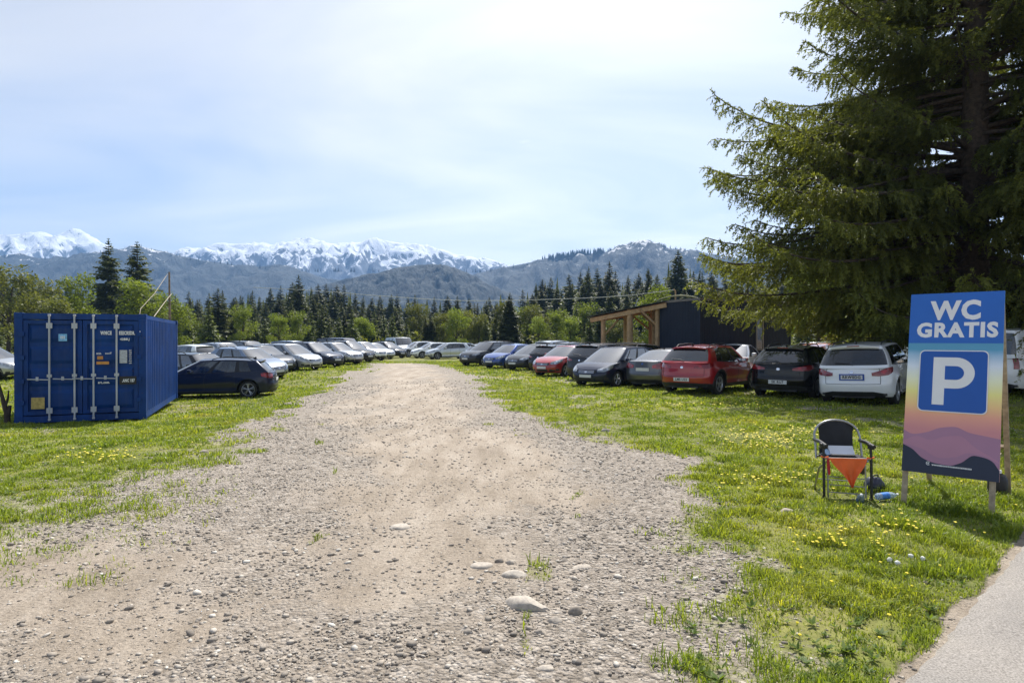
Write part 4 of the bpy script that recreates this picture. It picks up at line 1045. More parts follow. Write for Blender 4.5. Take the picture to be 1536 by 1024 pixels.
        for i in range(NB):
            t = P[i, -1]; yy = t[1]
            base = s.H-.055-s.rd*((t[0]-xm)/hl)**2-(.03*max(0, (xm-t[0])/hl))
            for f in fr2:
                y = yy*f; V.append((t[0], y, base+.04*(1-(y/wR)**2) + .015*(1-abs(f)**3)*ss(yy, 0, wR)*(1-(y/wR)**2)))
        nf = len(fr2)
        mb.add(V, [(i*nf+j, i*nf+j+1, (i+1)*nf+j+1, (i+1)*nf+j) for i in range(NB-1) for j in range(nf-1)], 0, True)
        # black strip lower front/rear, door seams
        for sd in (1, -1):
            for xs in s.seams: s.patch(mb, 'side', [(xs-.006, .12, .985), (xs+.006, .12, .985)], .0025, 1, sd, 14, 1)
            s.patch(mb, 'side', [(s.xw[0]+s.Ra+.06, .1, .125), (s.xw[1]-s.Ra-.06, .1, .125)], .003, 1, sd, 2, 10)
        root = thing(s.kind, (0, 0, 0))
        me = mb.mesh(s.kind+'_body', False); me.set_sharp_from_angle(angle=R(38))
        mobj('body', me, [M_PAINT, M_TRIM], root)
        # glass
        def glass(name, idxs, k0, k1, both=False, sd=1, m=M_GLASS):
            g = MB()
            for s_ in ((1, -1) if both else (sd,)):
                ids = list(idxs); n = len(ids)+1; V = []
                for i in ids+[ids[-1]+1]:
                    for k in range(k0, k1+1): p = P[i, k]; V.append((p[0], p[1]*s_, p[2]))
                w = k1-k0+1
                fs = [(a*w+k, (a+1)*w+k, (a+1)*w+k+1, a*w+k+1) for a in range(n-1) for k in range(w-1)]
                if s_ == -1: fs = [f[::-1] for f in fs]
                g.add(V, fs, 0, True)
            return g.build(name, [m], root, False)
        glass('windshield', wsl, 1, 9, True)
        rk0 = rows.index(s.rwrow[0]); rk1 = rows.index(s.rwrow[1])
        glass('rear_window', rwl, rk0, rk1, True, m=M_DARKGLASS)
        for sd in (1, -1):
            for gi, ids in enumerate(groups): glass('side_window', ids, 2, 8, False, sd, M_DARKGLASS if gi == 0 else M_GLASS)
        if s.fr is not None: s.fr(s, root)
        s.details(root)
        return root
    def details(s, root):
        L, W, H = s.L, s.W, s.H
        # wheels
        for xw in s.xw:
            for sd in (1, -1):
                yo = s.W/2*.965; c = (xw, sd*(yo-.105), s.r); r = s.r; w = .105
                t = MB(); t.lathe([(r*.68, -w*.85), (r*.9, -w), (r*.985, -w*.8), (r, -w*.45), (r, w*.45), (r*.985, w*.8), (r*.9, w), (r*.68, w*.85)], c, 'y', 28)
                wh = t.build('wheel', [M_RUB], root)
                rm = MB(); o = sd
                rm.lathe([(r*.70, o*w*.2), (r*.70, o*w*.9), (r*.66, o*w*.92), (r*.645, o*w*.5)], c, 'y', 28, 0)
                rm.lathe([(.001, o*w*.2), (r*.66, o*w*.22)], c, 'y', 28, 1)
                rm.lathe([(.001, o*w*.88), (r*.12, o*w*.84), (r*.15, o*w*.5)], c, 'y', 12, 0)
                ns = s.spokes
                for k in range(ns):
                    a = 2*math.pi*k/ns+.3
                    for da in (-.16, .16):
                        p0 = Vector((math.cos(a)*r*.1, 0, math.sin(a)*r*.1)); p1 = Vector((math.cos(a+da)*r*.67, 0, math.sin(a+da)*r*.67))
                        p0.y = o*w*.72; p1.y = o*w*.78; cc = Vector(c)
                        rm.tube([cc+p0, cc+p0.lerp(p1, .5)+Vector((0, o*w*.02, 0)), cc+p1], [r*.06, r*.045, r*.05], 5, 0, True, False)
                rm.build('rim', [M_ALLOY, M_TRIM], wh)
        # lamps and faces
        for sd in (1, -1):
            h = MB(); s.patch(h, 'front', [(u, a, b) for u, a, b in s.headlamp], .01, 0, sd); h.build('headlight', [M_HEAD], root)
            t = MB(); s.patch(t, 'rear', [(u, a, b) for u, a, b in s.taillamp], .012, 0, sd)
            t.build('taillight', [M_TAIL], root)
        g = MB(); a, lo, hi = s.grille
        s.patch(g, 'front', [(-a, lo+.05, hi-.02), (-a*.8, lo, hi), (a*.8, lo, hi), (a, lo+.05, hi-.02)], .006, 0)
        for k in range(3):
            v = lo+(hi-lo)*(k+.7)/3.4; s.patch(g, 'front', [(-a*.82, v-.012, v+.012), (a*.82, v-.012, v+.012)], .014, 1, 1, 2, 8)
        s.patch(g, 'front', [(-.05, (lo+hi)/2-.06, (lo+hi)/2+.06), (.05, (lo+hi)/2-.06, (lo+hi)/2+.06)], .022, 1, 1, 3, 4)
        g.build('grille', [M_TRIM, M_CHROME], root)
        b = MB(); s.patch(b, 'front', [(-.72, .1, .2), (-.5, .06, .27), (.5, .06, .27), (.72, .1, .2)], .007, 0)
        for sd in (1, -1): s.patch(b, 'front', [(sd*.74, .14, .3), (sd*.92, .16, .3)], .008, 0, 1)
        b.build('lower_intake', [M_TRIM], root)
        b = MB(); s.patch(b, 'rear', [(-.8, .0, .1), (-.5, .0, .17), (.5, .0, .17), (.8, .0, .1)], .009, 0)
        b.box((-L/2+.16, 0, s.sill+.02), (.12, 1.0, .05), 0)
        b.build('rear_bumper_insert', [M_TRIM], root)
        f0 = s.fplate; p = MB(); q = s.pos(s.N, f0); p.box((q[0]+.012, 0, q[2]), (.014, .52, .112)); p.build('number_plate', [M_PLATE], root)
        f0, hh = s.rplate; p = MB(); q = s.pos(0, f0); p.box((q[0]-.012, 0, q[2]), (.014, .52, .112)); p.build('number_plate', [M_PLATE], root)
        # tailgate seams and badge
        t = MB()
        for sd in (1, -1):
            u = s.tail_seam; s.patch(t, 'rear', [(sd*u, .42, .99), (sd*(u+.012), .42, .99)], .004, 0, 1, 10, 1)
        s.patch(t, 'rear', [(-s.tail_seam, .415, .43), (s.tail_seam, .415, .43)], .004, 0, 1, 2, 10)
        t.build('tailgate_seam', [M_TRIM], root)
        bd = MB(); v = s.badge; s.patch(bd, 'rear', [(-.05, v-.01, v+.01), (-.03, v-.045, v+.045), (.03, v-.045, v+.045), (.05, v-.01, v+.01)], .018, 0, 1, 3, 2); bd.build('badge', [M_CHROME], root)
        # mirrors, handles
        P = s.P; ia = 12+36-s.sidecut[1]
        for sd in (1, -1):
            q = P[ia-2, 2]; m = MB()
            m.box((q[0]-.02, sd*(q[1]+.14), q[2]+.07), (.13, .19, .13), 0, None, .04)
            m.box((q[0]+.0, sd*(q[1]+.03), q[2]+.02), (.06, .1, .03), 1)
            m.box((q[0]-.088, sd*(q[1]+.14), q[2]+.07), (.006, .15, .095), 2)
            me = m.mesh('side_mirror'); mobj('side_mirror', me, [M_PAINT, M_TRIM, M_CHROME], root)
            for xh in s.handles:
                y = s.pos(s.idx('side', xh), .86)[1]; z = s.pos(s.idx('side', xh), .84)[2]
                m = MB(); m.tube([(xh-.1, sd*(y+.0), z), (xh-.07, sd*(y+.032), z), (xh+.07, sd*(y+.032), z), (xh+.1, sd*y, z)], .013, 6); mobj('door_handle', m.mesh('door_handle'), [M_PAINT], root)
        if s.rails:
            for sd in (1, -1):
                pts = []; i0, i1 = 12+2, 12+30
                for k in range(9):
                    i = i0+(i1-i0)*k/8; q = P[int(i), -1]; e = 1 if 0 < k < 8 else 0
                    pts.append((q[0], sd*(q[1]-.05), q[2]+.02+.055*e))
                m = MB(); m.tube(pts, .017, 6); m.build('roof_rail', [M_TRIM if s.rails == 1 else M_CHROME], root)
        if s.spoiler:
            m = MB(); xr = P[0, -1][0]; z = P[0, -1][2]; w = s.W/2*s.gw[1]*.93
            n = 10
            V = []
            for k in range(n+1):
                y = -w+2*w*k/n; b = .05*(1-(y/w)**2); dz = .035*(1-(y/w)**2)
                V += [(xr+.22, y, z+.02+dz*.6-.02), (xr-.08-b, y, z-.012+dz-.03), (xr-.08-b, y, z-.045+dz-.03), (xr+.12, y, z-.06+dz*.5)]
            m.add(V, [(4*k+j, 4*k+(j+1) % 4, 4*k+4+(j+1) % 4, 4*k+4+j) for k in range(n) for j in range(4)]+[(0, 1, 2, 3), (4*n, 4*n+3, 4*n+2, 4*n+1)], 0, False)
            mobj('spoiler', m.mesh('spoiler'), [M_PAINT], root)
            m = MB(); m.box((xr-.128, 0, z-.018), (.012, .3, .022), 0); m.build('brake_light', [M_TAIL], root)
        q = P[4, 3]; m = MB()
        if s.spoiler:
            m.tube([(q[0]-.03, -.02, q[2]+.0), (q[0]-.02, .1, q[2]+.05), (q[0]-.0, .42, q[2]+.07)], .009, 5)
            m.build('rear_wiper', [M_TRIM], root)
        m = MB(); q = P[3, -1]; m.prism([(q[0]+.16, s.H-.09), (q[0]+.34, s.H-.075), (q[0]+.2, s.H+.03), (q[0]+.17, s.H+.03)], -.015, .015); m.build('roof_antenna', [M_TRIM], root)
        # cabin
        m = MB(); zb = s.sill+.08; xa = (s.gh[0]+s.gh[1])/2
        m.box(((s.gh[0]+s.gh[1])/2, 0, zb), (s.gh[1]-s.gh[0]-.2, W*.82, .06), 0)
        for xx, ws in ((xa+.35+s.so, (-.37, .37)), (xa-.45+s.so, (-.4, 0, .4))):
            for y in ws:
                wd = .5 if len(ws) == 2 else .42
                m.box((xx, y, zb+.3), (.5, wd, .16), 0, None, .04); m.box((xx-.27, y, zb+.6), (.13, wd*.95, .58), 0, (0, R(-12), 0), .04)
                m.box((xx-.36, y, min(zb+.98, H-.24)), (.09, .27, .18), 0, (0, R(-8), 0), .03)
        m.box((s.gh[1]-.52, 0, float(np.interp(s.gh[1]-.5, s.G[:, -1, 0], s.G[:, -1, 2]))-.02), (.42, W*.78, .16), 0, None, .04)
        m.box((s.gh[3]-.05, 0, s.H-.16), (.03, .22, .06), 0)
        m.build('cabin_seats', [M_SEAT], root)

DF = dict(sidecut=(2, 2), rcut=3, rwrow=(.1, .9), rd=.035, gw=(.955, .66), gc=((.22, .32), (.12, .16)), fr=None, so=0, rails=0, spoiler=True, spokes=5)
def spec(**k): d = dict(DF); d.update(k); return Car(**d)
def estate_front(c, root): pass
PROTO = {}
PROTO['estate_car'] = dict(kind='estate_car', L=4.62, W=1.78, H=1.47, r=.325, fo=.88, ro=.92, sill=.19,
    top=[(-2.31, .93), (-1.9, .98), (-.6, .95), (.6, .93), (1.0, .93), (1.6, .84), (2.05, .72), (2.31, .66)],
    gh=(-2.2, 1.28, -1.72, .35), pillars=[(.0, 0), (.32, .6), (.66, .8)], sidecut=(6, 2), seams=(-.92, .1, 1.12), handles=(-.72, .3),
    headlamp=[(.52, .72, .93), (.75, .68, .97), (1.0, .75, .98)], taillamp=[(.55, .72, .9), (.72, .68, .97), (.95, .72, .95), (1.06, .8, .9)],
    grille=(.45, .55, .86), fplate=.42, rplate=(.62, .075), tail_seam=.62, badge=.8, rails=1)
PROTO['suv'] = dict(kind='suv', L=4.65, W=1.88, H=1.70, r=.36, fo=.9, ro=.92, sill=.25, clad=.0,
    top=[(-2.32, 1.04), (-1.9, 1.09), (-.6, 1.06), (.6, 1.03), (1.0, 1.04), (1.6, .98), (2.05, .88), (2.32, .80)],
    gh=(-2.24, 1.3, -1.86, .42), pillars=[(.0, 0), (.27, .7), (.64, .8)], sidecut=(4, 2), seams=(-.98, .05, 1.15), handles=(-.78, .25), rwrow=(.1, .86), rcut=2,
    headlamp=[(.55, .74, .9), (.78, .72, .96), (1.08, .8, .97)], taillamp=[(.47, .70, .80), (.62, .68, .84), (.86, .70, .92), (1.06, .80, .94), (1.13, .88, .94)],
    grille=(.46, .56, .88), fplate=.42, rplate=(.66, .07), tail_seam=.66, badge=.83, rails=1, gw=(.96, .68))
PROTO['crossover'] = dict(kind='crossover', L=4.4, W=1.84, H=1.60, r=.35, fo=.88, ro=.86, sill=.24, clad=.12,
    top=[(-2.2, 1.02), (-1.8, 1.07), (-.6, 1.02), (.6, .98), (.95, .99), (1.5, .93), (1.95, .83), (2.2, .76)],
    gh=(-2.1, 1.22, -1.62, .36), pillars=[(.0, 0), (.3, .7), (.65, .8)], sidecut=(6, 2), seams=(-.9, .05, 1.08), handles=(-.7, .25), rwrow=(.1, .9),
    headlamp=[(.55, .76, .92), (.78, .74, .96), (1.1, .84, .97)], taillamp=[(.40, .76, .83), (.6, .74, .88), (.84, .74, .93), (1.08, .82, .92)],
    grille=(.44, .58, .88), fplate=.4, rplate=(.3, .08), tail_seam=.7, badge=.8, rails=1)
PROTO['hatchback'] = dict(kind='hatchback', L=4.15, W=1.76, H=1.49, r=.32, fo=.83, ro=.76, sill=.2,
    top=[(-2.08, .95), (-1.7, 1.0), (-.6, .97), (.6, .93), (.95, .93), (1.45, .86), (1.85, .75), (2.08, .67)],
    gh=(-2.0, 1.2, -1.6, .3), pillars=[(.0, 0), (.3, .7), (.64, .8)], sidecut=(5, 2), seams=(-.82, .08, 1.05), handles=(-.62, .28),
    headlamp=[(.46, .7, .88), (.72, .66, .97), (1.05, .78, .99)], taillamp=[(.58, .66, .86), (.74, .62, .97), (.92, .66, .98), (1.0, .74, .96)],
    grille=(.4, .6, .84), fplate=.42, rplate=(.58, .08), tail_seam=.6, badge=.8)
PROTO['sedan'] = dict(kind='sedan', so=.3, L=4.55, W=1.78, H=1.44, r=.32, fo=.85, ro=1.0, sill=.19, spoiler=False,
    top=[(-2.28, .96), (-2.1, 1.0), (-1.5, .985), (-.6, .95), (.6, .92), (1.0, .92), (1.55, .84), (2.0, .73), (2.28, .66)],
    rear=[(0, .1), (.15, .03), (.38, 0), (.55, .03), (.8, .045), (1, .05)],
    gh=(-1.72, 1.25, -.85, .28), pillars=[(.0, 0), (.5, .8)], sidecut=(5, 2), seams=(-.95, .02, 1.1), handles=(-.75, .22), rcut=3, rwrow=(0, .96), gc=((.2, .32), (.12, .16)),
    headlamp=[(.48, .7, .9), (.74, .67, .97), (1.05, .78, .98)], taillamp=[(.38, .70, .84), (.55, .66, .9), (.8, .68, .93), (1.02, .76, .92)],
    grille=(.44, .56, .86), fplate=.4, rplate=(.64, .09), tail_seam=.62, badge=.9)
PROTO['minivan'] = dict(kind='minivan', L=4.38, W=1.80, H=1.62, r=.32, fo=.86, ro=.8, sill=.2,
    top=[(-2.19, 1.0), (-1.8, 1.06), (-.6, 1.0), (.5, .97), (1.0, .98), (1.5, .92), (1.92, .8), (2.19, .68)],
    gh=(-2.1, 1.42, -1.74, .38), pillars=[(.0, 0), (.3, .7), (.6, .8), (.86, .5)], sidecut=(3, 2), seams=(-.85, .1, 1.15), handles=(-.65, .3),
    headlamp=[(.46, .72, .88), (.72, .66, .98), (1.1, .8, .99)], taillamp=[(.6, .66, .86), (.74, .62, .99), (.92, .66, .99)],
    grille=(.42, .6, .84), fplate=.42, rplate=(.58, .08), tail_seam=.6, badge=.8)
PROTO['van'] = dict(kind='van', L=5.0, W=1.95, H=1.96, r=.34, fo=.92, ro=.95, sill=.24,
    top=[(-2.5, 1.12), (-2.0, 1.14), (-.6, 1.12), (.9, 1.1), (1.4, 1.1), (1.9, 1.04), (2.25, .92), (2.5, .82)],
    gh=(-2.46, 1.75, -2.38, .95), pillars=[(.0, 0), (.38, .7), (.7, .8)], sidecut=(3, 2), seams=(-1.1, .3, 1.5), handles=(-.9, .5), gw=(.97, .8), rwrow=(.1, .9),
    rear=[(0, .06), (.15, .02), (.38, 0), (.55, .01), (.8, .02), (1, .03)],
    headlamp=[(.58, .66, .88), (.8, .6, .95), (1.05, .72, .97)], taillamp=[(.78, .6, .96), (.9, .6, .98)],
    grille=(.5, .62, .84), fplate=.36, rplate=(.5, .07), tail_seam=.0, badge=.8, spoiler=False)
# ------------------------------------------------------------------ blue shipping container
def stained(name, c, rough=.45, rust=.05, fade=(.9, 1.25)):
    m, nt, b, o = newmat(name)
    n = noise_n(nt, 1.6, 7); n2 = noise_n(nt, 9, 8, rough=.7)
    r = ramp(nt, n.outputs[0], [(.3, tuple(v*fade[0] for v in c)), (.7, tuple(v*fade[1] for v in c))])
    rr = ramp(nt, n2.outputs[0], [(.70-rust, (0, 0, 0)), (.76-rust, (1, 1, 1))])
    mp = nt.nodes.new('ShaderNodeMapping'); tc = nt.nodes.new('ShaderNodeTexCoord'); nt.links.new(tc.outputs['Object'], mp.inputs[0]); mp.inputs['Scale'].default_value = (7, 7, .5)
    n3 = nt.nodes.new('ShaderNodeTexNoise'); n3.inputs['Scale'].default_value = 1.4; n3.inputs['Detail'].default_value = 6; nt.links.new(mp.outputs[0], n3.inputs[0]); r3 = ramp(nt, n3.outputs[0], [(.5, (0, 0, 0)), (.78, (.5, .5, .5))])
    faded = mixc(nt, r3.outputs[0], r.outputs[0], tuple(v*.8+.035 for v in c))
    nt.links.new(mixc(nt, rr.outputs[0], faded, (.10, .055, .035)), b.inputs['Base Color']); b.inputs['Roughness'].default_value = rough
    bump(nt, n2.outputs[0], .002, .4, b); b.inputs['Specular IOR Level'].default_value = .22
    return m
M_CBLUE = stained('container_blue', (.003, .034, .160), .5, .06, (.75, 1.5))
M_CSTEEL = stained('galvanised_bar', (.42, .44, .48), .4, .02)
M_WHITE = mat('white_lettering', (.75, .76, .78), .6, var=.15, scale=14)
M_YEL = mat('weathered_yellow_plate', (.42, .32, .10), .6, var=.35, scale=12)
M_ORG = mat('orange_sticker', (.55, .25, .06), .6, var=.2, scale=12)
M_BLK = mat('black_sticker', (.012, .012, .014), .5)
M_LBL = mat('light_blue_sticker', (.18, .45, .75), .5, var=.3, scale=20)
M_GREYST = mat('grey_data_panel', (.42, .45, .50), .55, var=.25, scale=30)
def fit_text(txt, w, h):
    me = text_mesh(txt, 1., .0, .045); xs = [v.co.x for v in me.vertices]; ys = [v.co.y for v in me.vertices]
    size = h/(max(ys)-min(ys)); sx = w/((max(xs)-min(xs))*size); bpy.data.meshes.remove(me); return size, sx
def container():
    # u runs along the door end (from the corner nearest the track), v along the length
    A = Vector((X(219, 15.34), 15.34, 0)); B = Vector((X(21, 14.35), 14.35, 0)); Cc = Vector((X(270.5, 21.1), 21.1, 0))
    W_ = (B-A).length; U = (B-A).normalized(); V = Vector((-U.y, U.x, 0)); V = V if V.dot(Cc-A) > 0 else -V; L_ = 6.06
    zb, H_ = -.225, 2.6
    root = thing('shipping_container', (A.x, A.y, zb), 0, 'dark blue steel shipping container with white lock bars standing on the grass', 'shipping container')
    M = Matrix(((U.x, V.x, 0, 0), (U.y, V.y, 0, 0), (0, 0, 1, 0), (0, 0, 0, 1)))
    fl = True
    def bld(mb, name, mats, par=root): mb.xf(M); return mb.build(name, mats, par)
    b = MB(); c = .16
    for u in (0, W_):
        for v in (0, L_): b.box((u+(c/2 if u == 0 else -c/2), v+(c/2 if v == 0 else -c/2), H_/2), (c, c, H_-.24), 0)
    for u in (c/2, W_-c/2):
        b.box((u, L_/2, H_-.07), (.10, L_-2*c, .10)); b.box((u, L_/2, .10), (.12, L_-2*c, .16))
    for v in (c/2, L_-c/2):
        b.box((W_/2, v, H_-.08), (W_-2*c, .14, .14)); b.box((W_/2, v, .10), (W_-2*c, .14, .15))
    b.box((W_/2, L_/2, H_-.04), (W_-.2, L_-.3, .03)); b.box((W_/2, L_/2, .14), (W_-.2, L_-.3, .04))
    bld(b, 'steel_frame', [M_CBLUE])
    for u in (c/2, W_-c/2):
        for v in (c/2, L_-c/2):
            for z in (.06, H_-.06): b = MB(); b.box((u, v, z), (c+.012, c+.012, .12), 0, None, .012); bld(b, 'corner_casting', [M_CBLUE])
    # corrugated walls
    def corr(ax, pos, a0, a1, out, name):
        p = .278; z0, z1 = .18, H_-.13; n = int((a1-a0)/p); pts = []
        for k in range(n):
            s = a0+(a1-a0)*k/n; q = (a1-a0)/n
            pts += [(s, 0), (s+q*.26, 0), (s+q*.5, .036), (s+q*.76, .036)]
        pts.append((a1, 0)); vs = []
        for (t, d) in pts:
            for z in (z0, z1): vs.append((pos+out*(d-.045), t, z) if ax == 'v' else (t, pos+out*(d-.045), z))
        m = MB(); m.add(vs, [(2*i, 2*i+2, 2*i+3, 2*i+1) for i in range(len(pts)-1)]); bld(m, name, [M_CBLUE])
    corr('v', 0, c, L_-c, -1, 'side_wall'); corr('v', W_, c, L_-c, 1, 'side_wall'); corr('u', L_, c, W_-c, 1, 'end_wall')
    m = MB(); 
    # doors
    half = (W_-2*c)/2; y0 = .03
    for k in (0, 1):
        d0 = c+.008+k*half; d1 = c+(k+1)*half-.008; mid = (d0+d1)/2
        d = MB(); zt, z0 = H_-.17, .2; rows = [z0+.06, z0+.62, z0+1.15, z0+1.66, zt-.06]
        d.box((mid, y0+.05, (z0+zt)/2), (d1-d0-.1, .02, zt-z0-.08))
        for u in (d0+.045, d1-.045): d.box((u, y0+.03, (z0+zt)/2), (.09, .075, zt-z0))
        for z in (z0+.045, zt-.045): d.box((mid, y0+.032, z), (d1-d0-.18, .07, .09))
        for a, bb in zip(rows[:-1], rows[1:]):       # pressed panels between the ribs
            d.add([(d0+.11, y0+.040, a+.05), (d1-.11, y0+.040, a+.05), (d1-.11, y0+.040, bb-.05), (d0+.11, y0+.040, bb-.05), (d0+.16, y0+.012, a+.13), (d1-.16, y0+.012, a+.13), (d1-.16, y0+.012, bb-.13), (d0+.16, y0+.012, bb-.13)],
                  [(4, 5, 6, 7), (0, 1, 5, 4), (1, 2, 6, 5), (2, 3, 7, 6), (3, 0, 4, 7)])
        door = bld(d, 'door', [M_CBLUE])
        for z in (.5, 1.0, 1.55, 2.1):
            h = MB(); u = d0-.02 if k == 0 else d1+.02; h.box((u, -.005, z), (.10, .05, .11), 0, None, .008); bld(h, 'hinge', [M_CBLUE], door)
    bars = [.60, 1.185, 1.70, 2.28] if W_ > 2.5 else [.5, 1., 1.5, 2.]
    bars = [W_*(219-p)/198 for p in (173, 137.5, 109, 72)]
    for u in bars:
        r = MB(); r.tube([(u, -.035, .12), (u, -.035, H_-.07)], .021, 8)
        for z in (.30, H_-.30): r.box((u, -.03, z), (.12, .035, .13), 0, None, .01)
        for z in (.09, H_-.055): r.box((u, -.03, z), (.055, .05, .05), 0, None, .01)
        r.box((u, -.032, 1.12), (.10, .03, .07), 0, None, .008)
        lb = bld(r, 'lock_bar', [M_CSTEEL])
        h = MB(); ln = .42
        h.tube([(u, -.06, 1.03), (u+.12, -.065, 1.035), (u+ln, -.065, 1.05)], .014, 6); h.box((u+ln*.55, -.055, 1.055), (.05, .03, .09))
        bld(h, 'handle', [M_CSTEEL], lb)
    # stickers and writing: text runs from the far corner towards the near one (-U is to the right as seen)
    def plate(name, pxu, z, w, h, mt, d=.002):
        q = MB(); q.box((W_*(219-pxu)/198, .009-d/2, z), (w, .004, h)); return bld(q, name, [mt])
    def write(txt, pxu, z, wpx, hpx, mt=M_WHITE, dy=0.):
        size, sx = fit_text(txt, wpx*W_/198, hpx*W_/198)
        R_ = Matrix(((-1, 0, 0, W_*(219-pxu)/198), (0, 0, -1, -.006+dy), (0, 1, 0, z), (0, 0, 0, 1)))
        R_ = M @ R_
        return text_obj('lettering', txt, size, mt, root, R_, .002, .045*size, sx)
    zz = lambda py: .2+(627-py)/157*2.6-.2
    write('WMCE', 156.5, zz(498.5), 17.5, 7); write('EEECRSDR.', 189, zz(498.5), 25, 7); write('A', 209.5, zz(498.5), 5, 8); write('42B8.J', 185.5, zz(507.5), 15, 5.5)
    write('ICO.', 145.5, zz(528.5), 8, 3.2); write('sooT', 160, zz(528), 10, 3.2); write('srt..com.', 153, zz(570.5), 18, 4)
    plate('black_plate', 190, zz(568), .36, .20, M_BLK); write('.ANC 1B7', 191, zz(568.5), 20, 6, dy=-.004)
    plate('data_panel', 183, zz(533), .16, .32, M_GREYST); 
    for k in range(7): write(('MAX', 'TARE', 'NET', 'CU', 'CAP', 'KG', 'LB')[k], 194, zz(524+k*3.1), 4, 2)
    plate('light_blue_sticker', 91, zz(505), .17, .17, M_LBL)
    write('III', 91, zz(505), 6, 5, dy=-.003)
    plate('yellow_plate', 54.5, zz(598), .26, .27, M_YEL); plate('orange_sticker', 147, zz(534.5), .12, .08, M_ORG); plate('orange_strip', 151, zz(542), .26, .07, M_ORG)
    # wooden pole with its stays, behind the container
    wood = mat('weathered_pole_wood', (.20, .15, .10), .9, var=.4, scale=12); wire = mat('pale_stay_wire', (.32, .28, .20), .7)
    Yp = 22.6; px0 = X(254, Yp); r = thing('wooden_pole', (px0, Yp, gz(px0, Yp)), 0, 'thin weathered wooden pole with slanting stays behind the blue container', 'pole')
    g0_ = gz(px0, Yp); zt = Z(408, Yp)-g0_
    q = MB(); q.tube([(0, 0, -.2), (.02, 0, zt*.6), (0, 0, zt)], [.055, .045, .03], 8); q.build('post', [wood], r)
    def loc(px, py, Y): return Vector((X(px, Y)-px0, Y-Yp, Z(py, Y)-g0_))
    q = MB(); q.tube([loc(251.5, 411, Yp), loc(232, 440, 21), loc(211, 463, 19.), loc(209.5, 472, 18.8)], .010, 5); q.build('stay_wire', [wire], r)
    q = MB(); q.tube([loc(257, 441, Yp), loc(245, 456, 20.4), loc(231, 475, 17.8)], .013, 5); q.build('stay_wire', [wire], r)
container()

def edge_stump():
    r = thing('tree_stump', at(8, 14.6), 0, 'weathered forked stump standing next to the blue container at the edge of view', 'stump')
    q = MB(); q.tube([(.05, 0, -.1), (.03, 0, .25), (-.06, 0, .55), (-.2, .05, .95)], [.07, .06, .045, .02], 7); q.tube([(.05, 0, .1), (.09, .02, .42)], [.05, .035], 7)
    q.tube([(-.02, 0, .35), (.06, 0, .6), (.05, .03, .78)], [.035, .025, .012], 6)
    q.build('forked_stem', [M_BARK], r)
edge_stump()

